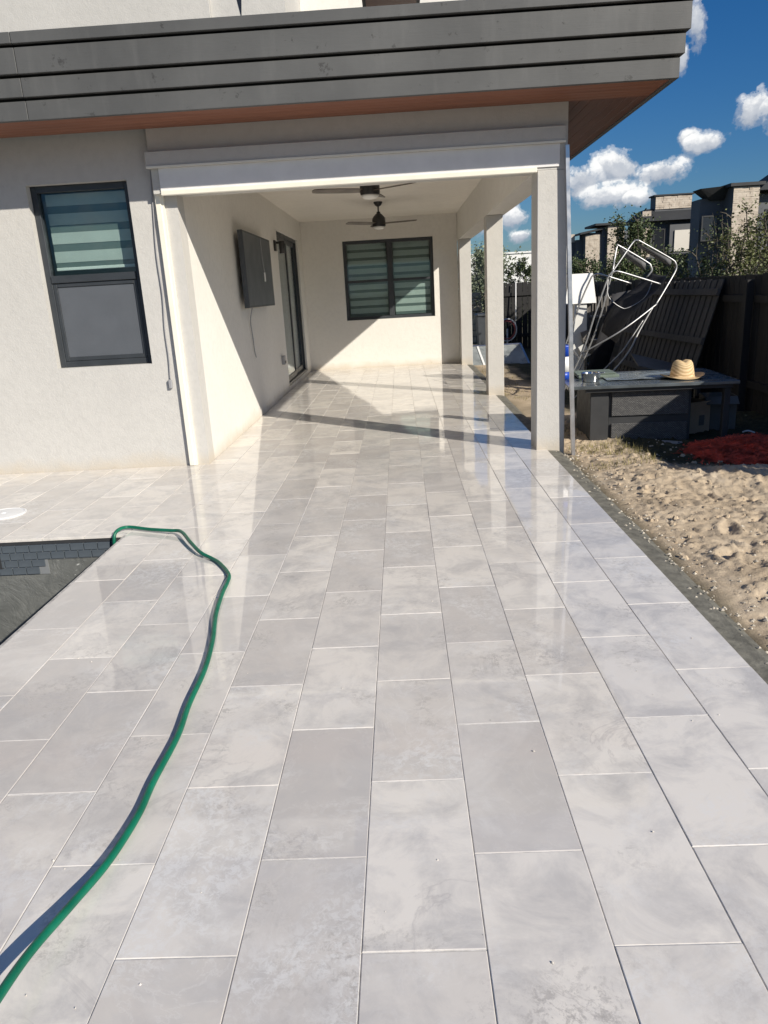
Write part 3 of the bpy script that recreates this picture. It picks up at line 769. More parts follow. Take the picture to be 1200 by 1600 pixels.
o = t.build('power_lead', M['cord']); tag(o, 'thin dark lead dangling down the wall below the television', 'cord')

sc = thing('wall_sconce', (COR_X, 12.40, 2.3), 'black wall lantern beside the sliding door', 'wall lamp')
t = MB(); t.cbox(COR_X+.001, COR_X+.03, 12.33, 12.47, 2.24, 2.40, .004); t.build('back_plate', M['blackmetal'], sc)
t = MB(); t.cbox(COR_X+.03, COR_X+.15, 12.38, 12.42, 2.345, 2.38, .003); t.build('arm', M['blackmetal'], sc)
t = MB(); t.lathe([(.045, 2.20), (.045, 2.38), (.04, 2.385)], (COR_X+.12, 12.40, 0), 16); t.build('lamp_shade', M['blackmetal'], sc, True)
ou = thing('outlet_box', (COR_X, 12.15, .55), 'small grey outlet box low on the porch side wall', 'outlet')
t = MB(); t.cbox(COR_X+.001, COR_X+.05, 12.09, 12.21, .49, .63, .005); t.build('cover', M['cord'], ou)
t = MB(); t.cbox(COR_X+.051, COR_X+.06, 12.11, 12.19, .51, .55, .002); t.build('flap', M['blackmetal'], ou)

# cord hanging by the screen track on the front wall
cd = thing('hanging_cord', (-2.16, WALL_Y, .75), 'grey power cord hanging down the front wall beside the porch opening', 'cord')
t = MB(); t.tube(curve_pts([(-2.125, WALL_Y-.008, 2.66), (-2.15, WALL_Y-.012, 2.3), (-2.172, WALL_Y-.012, 1.95), (-2.166, WALL_Y-.014, 1.6), (-2.188, WALL_Y-.012, 1.3), (-2.186, WALL_Y-.014, 1.05), (-2.20, WALL_Y-.012, .84)]), .0055, 7); t.build('cable', M['cord'], cd, True)
t = MB(); t.cbox(-2.218, -2.184, WALL_Y-.034, WALL_Y-.003, .755, .84, .006); t.build('plug', M['cord'], cd)

# leaning guide rail at the front column
t = MB(); A = Vector((1.562, 6.90, -.05)); B = Vector((1.470, 6.935, 2.63)); 
d = (B-A).normalized(); xa = Vector((1,0,0)); xa = (xa - d*xa.dot(d)).normalized(); ya_ = d.cross(xa)
L_ = (B-A).length; mid = (A+B)/2
t.obox(mid, xa, d, ya_, .004, L_, .044); t.obox(mid + xa*.016 + ya_*.020, xa, d, ya_, .028, L_, .004); t.obox(mid + xa*.016 - ya_*.020, xa, d, ya_, .028, L_, .004)
t.obox(mid + xa*.016 + ya_*.002, xa, d, ya_, .026, L_, .003)
o = t.build('guide_rail', M['alu']); tag(o, 'long aluminium guide rail leaning against the front porch column', 'metal rail')

# garden hose
hp = [(-2.035, 4.855, -.30, 0), (-2.04, 4.86, -.10, 0), (-2.03, 4.86, .012, 0), (-1.93, 4.98, .022, 0)]
hp = [(-2.06, 4.84, -.42), (-2.062, 4.845, -.15), (-2.055, 4.85, -.01), (-2.035, 4.90, .030)]
hp += [(-1.985, 4.965, .026), (-1.821, 4.902, .022), (-1.653, 4.83, .028), (-1.554, 4.765, .037), (-1.429, 4.533, .037), (-1.315, 4.348, .025), (-1.227, 4.262, .014), (-1.153, 4.167, .012), (-1.056, 3.976, .012), (-1.035, 3.846, .012), (-1.027, 3.689, .012), (-0.996, 3.413, .012), (-0.942, 3.122, .012), (-0.908, 2.844, .012), (-0.899, 2.56, .012), (-0.881, 2.34, .012), (-0.886, 2.083, .012), (-0.881, 1.911, .013), (-.897, 1.716, .018), (-.927, 1.554, .032), (-.953, 1.387, .055), (-.954, 1.25, .078), (-.953, 1.106, .09), (-0.95, .9, .06), (-.9, .6, .014)]
t = MB(); t.tube(curve_pts(hp, 8), .0118, 12); o = t.build('garden_hose', M['hose'], None, True); tag(o, 'green garden hose winding across the tiles from the pool corner', 'hose')

# ================================================================== YARD: FENCES
def fence_run(p0, p1, top, base, label, cat='fence', pitch=.142, bw_=.134, mat_=M['fence'], inner=(-1, 0), tilt=None, group=None, name='wooden_fence', posts=True):
    p0 = Vector((*p0, 0)); p1 = Vector((*p1, 0)); d = p1 - p0; L = d.length; d.normalize(); nrm = Vector((*inner, 0))
    F_ = thing(name, (p0.x, p0.y, base), label, cat, group)
    n_ = int(L / pitch); pr = None; rr = random.Random(int(L*100))
    for i in range(n_):
        c = p0 + d * (i + .5) * pitch
        if pr is None:
            t = MB(); h = top - base
            t.obox((0, 0, h/2), d, nrm, Vector((0,0,1)), bw_, .018, h, .003); pr = t.build('board', mat_, None); pr.parent = F_; o = pr
        else: o = copy_part(pr, F_)
        o.location = (c.x - p0.x + nrm.x * rr.uniform(-.003, .003), c.y - p0.y, rr.uniform(-.012, .006))
    for z in (base + .35, top - .28):
        t = MB(); q = nrm * .032; t.bar(p0 + q + Vector((0,0,z)), p1 + q + Vector((0,0,z)), .038, .088, bev=.003); t.build('rail', mat_, F_)
    if posts:
        k = 0.0
        while k <= L + .1:
            c = p0 + d * k + nrm * .097; t = MB(); t.cbox(c.x-.045, c.x+.045, c.y-.045, c.y+.045, base - .15, top - .06, .004); t.build('post', mat_, F_); k += 2.4
    return F_
fence_run((4.20, 4.35), (4.20, 20.0), 1.49, -.13, 'long dark board fence along the right side of the yard')
fence_run((2.62, 20.0), (4.05, 20.0), 1.57, -.10, 'short dark board fence closing the far end of the yard', inner=(0, -1))

# loose fence panel leaning towards the long fence
lp = thing('fence_panel', (3.75, 9.96, -.1), 'loose weathered fence panel leaning against the long fence behind the table', 'fence panel')
A0 = Vector((3.74, 9.96, -.10)); A1 = Vector((3.66, 13.3, -.10)); up = Vector((.265, .0, 1)).normalized()
d = (A1 - A0).normalized(); n_ = up.cross(d).normalized(); hgt = 1.60
i = 0; s_ = .075
while s_ < (A1-A0).length:
    c = A0 + d * s_ + up * (hgt/2 + random.uniform(-.01, .01))
    t = MB(); t.obox(c, d, n_, up, .142, .016, hgt, .003); t.build('board', M['fencegrey'], lp); s_ += .182
for hh in (.28, .80, 1.43):
    t = MB(); q = -n_ * .030 if n_.x > 0 else n_ * .030
    t.bar(A0 + up*hh + q - d*.02, A1 + up*hh + q, .04, .085, up=up, bev=.003); t.build('rail', M['fencegrey'], lp)

# ================================================================== YARD: TABLE AND THINGS ON IT
TZ = .525; th = math.radians(-5)
def tp(x, y): # table-local to world
    c = Vector((1.76, 7.38)); return (c.x + x*math.cos(th) - y*math.sin(th), c.y + x*math.sin(th) + y*math.cos(th))
ux = Vector((math.cos(th), math.sin(th), 0)); uy = Vector((-math.sin(th), math.cos(th), 0)); uz = Vector((0,0,1))
tb = thing('wicker_table', (*tp(.6, .6), -.12), 'dark wicker garden table with a dusty dark top beside the porch', 'table')
t = MB(); t.obox((*tp(.68, .57), TZ-.018), ux, uy, uz, 1.62, 1.14, .036, .006); t.build('table_top', M['tabletop'], tb)
t = MB(); t.obox((*tp(.74, .57), TZ-.055), ux, uy, uz, 1.40, 1.06, .036, .003); t.build('apron', M['darkpanel'], tb)
# body: charcoal end panel, two wicker front panels with a rail between
bx_, by_ = .10, .08
t = MB(); t.obox((*tp(bx_+.09, by_+.49), (TZ-.073-.14)/2), ux, uy, uz, .18, .94, TZ-.073+.14, .006); t.build('end_panel', M['darkpanel'], tb)
t = MB(); t.obox((*tp(bx_+.185+.40, by_+.51), (TZ-.073-.14)/2), ux, uy, uz, .80, .90, TZ-.074+.14, .004); t.build('body', M['darkpanel'], tb)
for (z0, z1) in ((.20, TZ-.08), (-.12, .12)):
    t = MB(); t.obox((0, 0, 0), (1,0,0), (0,1,0), (0,0,1), .74, .02, z1-z0, .003); o = t.build('wicker_panel', M['wicker'], None); o.parent = tb
    c = tp(bx_+.185+.40, by_+.048); w0 = wloc(tb); o.location = (c[0]-w0.x, c[1]-w0.y, (z0+z1)/2 - w0.z); o.rotation_euler = (0, 0, th)
for (a, b_) in ((1.40, .10), (1.40, 1.04)):
    c = tp(a, b_); t = MB(); t.cbox(c[0]-.03, c[0]+.03, c[1]-.03, c[1]+.03, -.14, TZ-.073, .004); t.build('leg', M['darkpanel'], tb)

hx, hy = 2.82, 7.62
hat = thing('straw_hat', (hx, hy, TZ), 'wide-brimmed straw hat lying on the dark wicker table', 'hat')
vs = []; n_ = 48
def hat_ring(rx, ry, z, sag=0.0, crease=0.0):
    out = []
    for k in range(n_):
        a = 2*math.pi*k/n_; x = rx*math.cos(a); y = ry*math.sin(a)
        zz = z - sag * math.cos(2*a) - crease * math.exp(-(x/.022)**2) * (1 if z > .14 else 0)
        out.append((hx+x, hy+y, TZ+zz))
    return out
rings = [hat_ring(.212, .20, .030, -.018), hat_ring(.205, .193, .024, -.016), hat_ring(.17, .16, .016, -.008), hat_ring(.128, .118, .016), hat_ring(.118, .108, .024), hat_ring(.112, .102, .06), hat_ring(.104, .094, .11), hat_ring(.094, .084, .15, 0, .004), hat_ring(.078, .07, .175, 0, .016), hat_ring(.05, .045, .183, 0, .026), hat_ring(.012, .01, .180, 0, .03)]
t = MB(); vs = [v for R_ in rings for v in R_]; fs = []
for i in range(len(rings)-1):
    for k in range(n_): fs.append((i*n_+k, i*n_+(k+1) % n_, (i+1)*n_+(k+1) % n_, (i+1)*n_+k))
fs.append(tuple((len(rings)-1)*n_+k for k in range(n_)))
t.add([Vector(v) for v in vs], fs); o = t.build('woven_body', M['straw'], hat, True)
md = o.modifiers.new('solid', 'SOLIDIFY'); md.thickness = .004; md.offset = 0
t = MB(); bandr = [hat_ring(.1195, .1095, .026), hat_ring(.1165, .1065, .045)]
t.add([Vector(v) for R_ in bandr for v in R_], [(k, (k+1) % n_, n_+(k+1) % n_, n_+k) for k in range(n_)]); t.build('hat_band', simple('hat_band_cord', (.42, .28, .14), .7), hat, True)

bc = tp(.14, .36)
t = MB()
prof = [(.075, 0), (.085, .004), (.092, .04), (.098, .085), (.103, .09), (.098, .093), (.092, .085), (.085, .04), (.078, .010), (.01, .008)]
t.lathe(prof, (bc[0], bc[1], TZ), 28); bo = t.build('steel_pan', M['steel']); smooth_by_angle(bo, 40); tag(bo, 'shiny steel pan on the left end of the wicker table', 'pan')
t = MB(); t.tube(curve_pts([(bc[0]+.10, bc[1], TZ+.075), (bc[0]+.135, bc[1]-.01, TZ+.085), (bc[0]+.14, bc[1]+.03, TZ+.085), (bc[0]+.098, bc[1]+.04, TZ+.075)]), .005, 6); t.build('handle', M['steel'], bo, True)
c = tp(.26, .80); t = MB(); t.obox((c[0], c[1], TZ+.020), ux, uy, uz, .42, .42, .030, .006); t.obox((c[0]-.02, c[1]+.02, TZ+.042), ux, uy, uz, .40, .36, .012, .004)
o = t.build('plastic_sheet', M['greenp']); tag(o, 'folded sage green sheet on the table behind the steel pan', 'sheet')
c = tp(.70, .62); t = MB()
nx_, ny_ = 40, 24; W_, D_ = .80, .62
for j in range(ny_+1):
    for i in range(nx_+1):
        x = (i/nx_-.5)*W_; y = (j/ny_-.5)*D_
        p = Vector((c[0], c[1], 0)) + ux*x + uy*y
        t.v.append((p.x, p.y, TZ + .008 + .012*max(0, noise.noise((x*5, y*16, 3))) + .006*max(0, noise.noise((x*13, y*30, 8)))))
for j in range(ny_):
    for i in range(nx_):
        a = j*(nx_+1)+i; t.f.append((a, a+1, a+nx_+2, a+nx_+1))
o = t.build('plastic_film', simple('crumpled_grey_film', (.20, .23, .245), .22, var=.25, scale=4), None, True); tag(o, 'crumpled grey plastic film spread over the middle of the table', 'plastic film')

# cardboard boxes under the table's overhang
def carton(x, y, z, w_, d_, h_, rot, m_, label, flaps=True):
    b_ = thing('cardboard_box', (x, y, z), label, 'box', 'cardboard boxes by the table')
    ca, sa = math.cos(rot), math.sin(rot); a1 = Vector((ca, sa, 0)); a2 = Vector((-sa, ca, 0)); a3 = Vector((0,0,1))
    t = MB(); e_ = .004
    for s1 in (-1, 1):
        t.obox(Vector((x,y,z+h_/2)) + a1*s1*(w_/2-e_/2), a1, a2, a3, e_, d_, h_); t.obox(Vector((x,y,z+h_/2)) + a2*s1*(d_/2-e_/2), a1, a2, a3, w_-2*e_, e_, h_)
    t.obox(Vector((x,y,z+.003)), a1, a2, a3, w_-2*e_, d_-2*e_, .004); t.build('carton_body', m_, b_)
    if flaps:
        for s1 in (-1, 1):
            q = (a2*s1*.75 + a3*(-.45)).normalized(); c_ = Vector((x,y,z+h_)) + a2*s1*(d_/2+.002) + q*d_*.22
            t = MB(); t.obox(c_, a1, q, a1.cross(q), w_, d_*.42, .004); t.build('flap', m_, b_)
    t = MB(); t.obox(Vector((x,y,z+h_*.45)) - a2*(d_/2+.0015) + a1*w_*.15, a1, a2, a3, w_*.22, .001, h_*.3); t.build('printed_label', M['greycard'], b_)
carton(3.02, 7.92, -.11, .30, .30, .36, .35, M['card'], 'brown open cardboard box under the overhanging table top', False)
carton(3.36, 8.02, -.12, .32, .30, .40, -.18, M['greycard'], 'grey-brown cardboard box right of the brown one under the table', True)
t = MB(); t.tube(curve_pts([(3.47, 7.62, -.06), (3.52, 7.60, -.045), (3.58, 7.58, -.065)]), [.008, .014, .008, ][0], 8)
o = t.build('litter_scrap', M['white'], None, True); tag(o, 'small white scrap of litter beside the grey box by the fence', 'litter')
t = MB(); t.tube(curve_pts([(3.66, 7.28, -.05), (3.72, 7.25, -.03), (3.80, 7.23, -.04), (3.87, 7.22, -.055)]), .014, 8)
o = t.build('litter_scrap', M['white'], None, True); tag(o, 'longer white scrap of litter on top of the red mulch', 'litter')
t = MB(); t.tube(curve_pts([(2.14, 6.95, -.06), (2.24, 6.78, -.055), (2.40, 6.65, -.06), (2.55, 6.62, -.062)]), .009, 8)
o = t.build('white_pipe', M['offwhite'], None, True); tag(o, 'short bent white pipe lying on the dark soil before the table', 'pipe')
t = MB(); t.obox((2.60, 7.22, -.05), (.8,-.6,0), (.6,.8,0), (0,0,1), .20, .09, .03, .006); o = t.build('grey_block', M['cord']); tag(o, 'small grey plastic offcut on the soil at the table foot', 'offcut')

# blue and white bucket behind the rail
bk = thing('paint_bucket', (1.712, 8.05, TZ), 'blue and white bucket on the left end of the table, half hidden by the rail', 'bucket')
t = MB(); t.lathe([(.078, .001), (.081, .08)], (1.712, 8.05, TZ), 24); t.build('lower_band', M['blue'], bk, True)
t = MB(); t.lathe([(.0811, .081), (.086, .24)], (1.712, 8.05, TZ), 24); t.build('white_band', M['white'], bk, True)
t = MB(); t.lathe([(.0861, .241), (.09, .34), (.094, .355), (.085, .355)], (1.712, 8.05, TZ), 24); t.build('upper_band', M['blue'], bk, True)

# red mulch heap
rm = thing('mulch_heap', (3.2, 6.75, -.08), 'low heap of red shredded mulch on the soil at the right', 'mulch heap')
t = MB(); n_ = 44
def heap(x, y):
    q = ((x-3.32)/.78)**2 + ((y-6.75)/.58)**2
    return sand_h(x, y)*.6 - .04 + .13*max(0, 1-q) + .02*noise.noise((x*6, y*6, 1))
for j in range(n_+1):
    for i in range(n_+1):
        u = i/n_*2-1; v = j/n_*2-1
        r_ = max(abs(u), abs(v)); a = math.atan2(v, u); rr = r_*(1+.12*noise.noise((math.cos(a)*2, math.sin(a)*2, 0)))
        x = 3.32 + .80*rr*math.cos(a); y = 6.75 + .60*rr*math.sin(a); t.v.append((x, y, heap(x, y) - (.06 if r_ > .97 else 0)))
for j in range(n_):
    for i in range(n_):
        a = j*(n_+1)+i; t.f.append((a, a+1, a+n_+2, a+n_+1))
t.build('mound', M['red'], rm)
t = MB()
for k in range(5200):
    a = random.uniform(0, 6.283); r_ = math.sqrt(random.random())*1.06; x = 3.32+.80*r_*math.cos(a); y = 6.75+.60*r_*math.sin(a); z = heap(x, y)
    q = random.uniform(0, 6.283); l_ = random.uniform(.015, .05); dz = random.uniform(-.01, .022); w_ = random.uniform(.002, .006)
    ux_, uy_ = math.cos(q), math.sin(q); z += .006
    t.quad((x-ux_*l_-uy_*w_, y-uy_*l_+ux_*w_, z), (x-ux_*l_+uy_*w_, y-uy_*l_-ux_*w_, z), (x+ux_*l_+uy_*w_, y+uy_*l_-ux_*w_, z+dz), (x+ux_*l_-uy_*w_, y+uy_*l_+ux_*w_, z+dz))
o = t.build('shreds', M['red'], rm); o['kind'] = 'stuff'

# pebbles and mortar crumbs along the edging
t = MB(); rb = random.Random(8)
for k in range(560):
    y = rb.uniform(2.2, 7.6); x = EDGE + .14 + abs(rb.gauss(0, .10)) + (rb.random()**3)*1.2
    if k % 5 == 0: x = EDGE + .14 - abs(rb.gauss(0, .045))
    x = max(x, EDGE + .012); r_ = rb.uniform(.004, .014) * (1.6 if rb.random() < .06 else 1)
    z = sand_h(x, y) if x > EDGE + .15 else -.016; n_ = 5
    top = (x, y, z + r_*.8); ring = [(x + r_*math.cos(6.283*i/n_+k)*rb.uniform(.7, 1.2), y + r_*math.sin(6.283*i/n_+k)*rb.uniform(.7, 1.2), z + r_*.15) for i in range(n_)]
    t.add([top]+ring, [(0, i+1, (i+1) % n_+1) for i in range(n_)])
o = t.build('pebbles', simple('pale_rubble', (.46, .41, .33), .9, var=.5, scale=14)); tag(o, 'scattered pale crumbs of mortar and stone along the patio edge', 'pebbles', kind='stuff')
# loose clods of the same sand
t = MB(); rb = random.Random(18)
for k in range(520):
    y = rb.uniform(2.3, 7.2); x = rb.uniform(EDGE + .2, 3.6); r_ = rb.uniform(.006, .016) * (2.0 if rb.random() < .08 else 1)
    z = sand_h(x, y) - r_*.15; n_ = 6; a0 = rb.uniform(0, 6)
    lo = [(x + r_*math.cos(6.283*i/n_+a0)*rb.uniform(.7, 1.25), y + r_*math.sin(6.283*i/n_+a0)*rb.uniform(.7, 1.25), z) for i in range(n_)]
    hi = [(x + r_*.6*math.cos(6.283*i/n_+a0)*rb.uniform(.6, 1.3), y + r_*.6*math.sin(6.283*i/n_+a0)*rb.uniform(.6, 1.3), z + r_*rb.uniform(.6, 1.1)) for i in range(n_)]
    t.add(lo + hi, [(i, (i+1) % n_, n_+(i+1) % n_, n_+i) for i in range(n_)] + [tuple(range(n_, 2*n_))])
o = t.build('sand_clods', M['sand']); tag(o, 'loose clods strewn over the churned sand', 'clods', kind='stuff')
# dry grass tufts in the sand under the porch edge
t = MB(); rg = random.Random(4)
for k in range(2600):
    if k < 1500: x = EDGE + .18 + abs(rg.gauss(0, .35)); y = rg.uniform(7.2, 15.5)
    else: x = rg.uniform(1.55, 2.2); y = rg.uniform(6.2, 7.4)
    if noise.noise((x*2.2, y*2.2, 3)) < .0: continue
    z = sand_h(x, y); a = rg.uniform(0, 6.28); h_ = rg.uniform(.02, .07); l_ = rg.uniform(.01, .05); w_ = .003
    t.add([(x-w_*math.sin(a), y+w_*math.cos(a), z-.01), (x+w_*math.sin(a), y-w_*math.cos(a), z-.01), (x+l_*math.cos(a), y+l_*math.sin(a), z+h_)], [(0,1,2)])
o = t.build('dry_grass', simple('dry_grass_blades', (.22, .19, .07), .8, var=.5, scale=3)); tag(o, 'thin dry grass growing in the sand beside the porch', 'grass', kind='stuff')

# ================================================================== YARD: FOLDED SLING CHAIRS
ch = thing('sling_chair', (2.880, 10.680, -0.100), 'tubular aluminium garden chair with black sling tipped up behind the table', 'garden chair', 'tipped garden chairs')
def tube_part(name, pts, r, par, m_=M['alutube'], n=10, sub=6):
    t = MB(); t.tube(curve_pts(pts, sub), r, n); return t.build(name, m_, par, True)
tube_part('arm_frame', [(2.160, 11.160, -0.100), (2.492, 11.160, 0.878), (2.623, 11.160, 1.248), (2.736, 11.160, 1.507), (2.779, 11.160, 1.584), (2.851, 11.160, 1.605), (2.942, 11.160, 1.582), (3.347, 11.220, 1.448)], .012, ch)
tube_part('arm_frame', [(2.172, 10.500, -0.100), (2.500, 10.500, 0.580), (2.663, 10.500, 1.086), (2.797, 10.500, 1.479), (2.845, 10.500, 1.584), (2.904, 10.500, 1.617), (2.989, 10.500, 1.608), (3.266, 10.560, 1.520), (3.566, 10.620, 1.422)], .012, ch)
tube_part('back_frame', [(2.862, 10.560, 1.575), (3.035, 10.620, 1.790), (3.190, 10.680, 1.980), (3.248, 10.680, 2.005), (3.319, 10.680, 1.972), (3.727, 10.740, 1.748), (3.800, 10.740, 1.677), (3.805, 10.740, 1.594), (3.698, 10.680, 1.431), (3.515, 10.560, 1.190), (3.437, 10.500, 1.128), (2.965, 10.344, 0.841), (2.508, 10.440, 0.584)], .0115, ch)
tube_part('leg', [(3.437, 10.500, 1.128), (3.259, 10.440, 0.844), (3.030, 10.344, 0.481), (2.472, 10.296, -0.100)], .0125, ch)
tube_part('leg', [(3.335, 10.560, 0.962), (3.152, 10.500, 0.718), (2.969, 10.440, 0.508), (2.304, 10.392, -0.100)], .009, ch)
tube_part('cross_bar', [(2.472, 10.536, 0.488), (2.436, 11.136, 0.656)], .010, ch)
def sheet_part(name, grid, par, m_, th_=.003):
    t = MB(); nr, nc = len(grid), len(grid[0])
    for r_ in grid: t.v += [tuple(p) for p in r_]
    for i in range(nr-1):
        for k in range(nc-1): a = i*nc+k; t.f.append((a, a+1, a+nc+1, a+nc))
    o = t.build(name, m_, par, True); md = o.modifiers.new('thick', 'SOLIDIFY'); md.thickness = th_; return o
sl_a = curve_pts([(3.720, 10.740, 1.586), (3.576, 10.680, 1.376), (3.360, 10.656, 1.196), (3.144, 10.632, 0.956), (3.000, 10.608, 0.656)], 5)
sl_b = curve_pts([(3.636, 11.220, 1.574), (3.432, 11.256, 1.400), (3.192, 11.256, 1.232), (3.024, 11.232, 1.040), (2.928, 11.184, 0.800)], 5)
grid = []
for p, q in zip(sl_a, sl_b):
    grid.append([p.lerp(q, k/8) + Vector((.06, 0, -.05)) * math.sin(math.pi*k/8) for k in range(9)])
sheet_part('sling', grid, ch, M['mesh_fab'])
sheet_part('head_strip', [[Vector((3.246, 10.686, 1.982)).lerp(Vector((3.738, 10.740, 1.730)), k/6) for k in range(7)], [Vector((3.294, 10.788, 1.922)).lerp(Vector((3.762, 10.800, 1.628)), k/6) for k in range(7)]], ch, simple('grey_sling_strip', (.16, .16, .165), .7, var=.15))
ch2 = thing('sling_chair', (3.240, 11.400, -0.100), 'second tubular garden chair nested behind the tipped black sling chair', 'garden chair', 'tipped garden chairs')
tube_part('back_frame', [(2.520, 11.400, -0.100), (2.880, 11.340, 0.776), (3.085, 11.304, 1.578), (3.148, 11.400, 1.798), (3.194, 11.460, 1.965), (3.232, 11.460, 1.976), (3.647, 11.520, 1.740), (3.715, 11.520, 1.674), (3.728, 11.520, 1.600), (3.656, 11.520, 1.496), (3.240, 11.520, 0.776), (2.880, 11.520, -0.100)], .013, ch2)
sheet_part('head_strip', [[Vector((3.234, 11.462, 1.970)).lerp(Vector((3.642, 11.520, 1.730)), k/6) for k in range(7)], [Vector((3.259, 11.544, 1.878)).lerp(Vector((3.654, 11.580, 1.606)), k/6) for k in range(7)]], ch2, bpy.data.materials['grey_sling_strip'])
tube_part('arm_frame', [(2.974, 11.040, 1.596), (2.948, 10.980, 1.449), (2.941, 10.920, 1.311), (3.016, 10.920, 1.212), (3.144, 10.920, 1.126), (3.226, 10.920, 1.123), (3.392, 10.920, 1.201), (3.494, 10.920, 1.308), (3.636, 11.160, 1.496)], .006, ch2)
sheet_part('sling', [[Vector((3.120, 11.364, 1.316)).lerp(Vector((3.624, 11.544, 1.376)), k/4) for k in range(5)], [Vector((2.952, 11.364, 0.776)).lerp(Vector((3.300, 11.520, 0.836)), k/4) for k in range(5)], [Vector((2.640, 11.376, -0.184)).lerp(Vector((3.000, 11.520, -0.184)), k/4) for k in range(5)]], ch2, M['mesh_fab'])

# white box on a grey post
wb = thing('white_cabinet', (2.700, 11.820, -0.100), 'white plastic cabinet door panel propped up behind the column', 'white panel')
t = MB(); t.add([(2.568, 11.700, 1.628), (2.916, 11.700, 1.628), (2.964, 11.640, 1.196), (2.496, 11.640, 1.196), (2.568, 11.940, 1.628), (2.916, 11.940, 1.628), (2.964, 11.940, 1.196), (2.496, 11.940, 1.196)], [(3,2,1,0), (4,5,6,7), (0,1,5,4), (1,2,6,5), (2,3,7,6), (3,0,4,7)]); t.build('upper_box', M['white'], wb)
t = MB(); t.add([(2.652, 11.676, 1.195), (2.832, 11.676, 1.195), (2.832, 11.580, -0.120), (2.556, 11.580, -0.120), (2.652, 11.820, 1.195), (2.832, 11.820, 1.195), (2.832, 11.820, -0.120), (2.556, 11.820, -0.120)], [(3,2,1,0), (4,5,6,7), (0,1,5,4), (1,2,6,5), (2,3,7,6), (3,0,4,7)]); t.build('lower_panel', M['offwhite'], wb)
# grey perforated shelf parts piled under the chairs
rk = thing('shelf_rack', (3.05, 11.9, -.1), 'grey perforated shelving rack standing behind the tipped chairs', 'rack')
for z in (.25, .62, .98):
    t = MB(); t.obox((3.06, 11.95, z), (1,0,0), (0,1,0), (0,0,1), .40, .36, .03, .004); t.build('shelf', M['greycard'], rk)
for (x, y) in ((2.87, 11.78), (3.25, 11.78), (2.87, 12.12), (3.25, 12.12)):
    t = MB(); t.cbox(x-.015, x+.015, y-.015, y+.015, -.12, 1.30, .003); t.build('post', M['greycard'], rk)
for k in range(8):
    t = MB(); t.cbox(2.89+k*.045, 2.912+k*.045, 11.768, 11.778, 1.0, 1.28, .002); t.build('bar', M['greycard'], rk)
for (x, z, rot) in ((2.80, .70, .3), (2.88, .55, -.2), (2.78, .50, .5)):
    t = MB(); t.obox((x, 11.55, z), (math.cos(rot), 0, math.sin(rot)), (0,1,0), (-math.sin(rot), 0, math.cos(rot)), .12, .03, .20, .004)
    for q in range(3): t.obox((x-.02+.02*q, 11.532, z+.03*q-.03), (1,0,0), (0,1,0), (0,0,1), .018, .012, .018, .003)
    t.build('bracket', M['offwhite'] if rot > .4 else M['greycard'], rk)
t = MB(); t.bar((2.80, 11.57, -.1), (2.80, 11.57, .80), .03, .02); t.build('upright', M['greycard'], rk)
t = MB(); t.obox((3.50, 10.3, .36), Vector((.9, -.1, -.25)).normalized(), Vector((.1, .95, .2)).normalized(), Vector((.25, -.2, .9)).normalized(), .70, .55, .02, .003)
o = t.build('flat_board', M['greycard']); tag(o, 'flat grey board propped between the fence panel and the table', 'board')
t = MB(); t.cbox(3.2, 3.62, 10.05, 10.5, -.13, .26, .01); t.cbox(3.22, 3.6, 10.07, 10.48, .262, .30, .01)
o = t.build('board_stack', M['darkpanel']); tag(o, 'dark low stack of boards behind the table', 'boards')

# window frame lying propped in the sand beyond the porch
wf = thing('window_sash', (2.1, 16.3, 0), 'old silver window sash propped on the sand past the porch columns', 'window sash')
ta = Vector((0, .95, .50)).normalized()
def wpt(x, s_): return Vector((x, 15.95, -.10)) + ta * s_ + Vector((-.10*s_, 0, 0))
for (x0_, x1_, s0, s1) in ((1.45, 2.70, 0, .03), (1.45, 2.70, .80, .84)):
    t = MB(); t.bar(wpt(x0_, s0), wpt(x1_, s0), .05, .03, up=ta.cross(Vector((1,0,0)))); t.build('rail', M['alu'], wf)
for x in (1.46, 1.75, 2.15, 2.69):
    t = MB(); t.bar(wpt(x, .02), wpt(x, .80), .04, .03, up=Vector((0, -.5, .95))); t.build('stile', M['alu'] if x in (1.46, 2.69) else M['white'], wf)
t = MB(); a = wpt(1.47, .02); b_ = wpt(2.68, .02); c = wpt(2.68, .80); d = wpt(1.47, .80); t.quad(a, b_, c, d); o = t.build('pane', simple('dusty_pane', (.26, .28, .28), .3, var=.4, scale=3), wf)
md = o.modifiers.new('thick', 'SOLIDIFY'); md.thickness = .005

# dark bin, hose wheel and white pole against the far fence
bn_ = thing('waste_bin', (2.28, 19.5, -.1), 'dark grey waste bin standing in front of the stone wall', 'bin')
t = MB(); t.add([(2.0, 19.3, -.1), (2.5, 19.3, -.1), (2.5, 19.8, -.1), (2.0, 19.8, -.1), (1.95, 19.25, .80), (2.55, 19.25, .80), (2.55, 19.85, .80), (1.95, 19.85, .80)], [(0,3,2,1), (4,5,6,7), (0,1,5,4), (1,2,6,5), (2,3,7,6), (3,0,4,7)]); t.build('body', M['tv'], bn_)
t = MB(); t.cbox(1.93, 2.57, 19.22, 19.88, .801, .87, .02); t.build('lid', M['tv'], bn_)
hw = thing('hose_reel', (2.74, 19.6, 0), 'red and white hose coiled against the far fence', 'hose reel')
for r_, m_, y in ((.24, M['white'], 19.62), (.19, simple('faded_red_hose', (.42, .10, .09), .5), 19.60), (.215, bpy.data.materials['faded_red_hose'], 19.66)):
    t = MB(); t.tube([(2.74 + r_*math.cos(k*math.pi/14), y, .42 + r_*1.15*math.sin(k*math.pi/14)) for k in range(29)], .016, 8, False); t.build('coil', m_, hw, True)
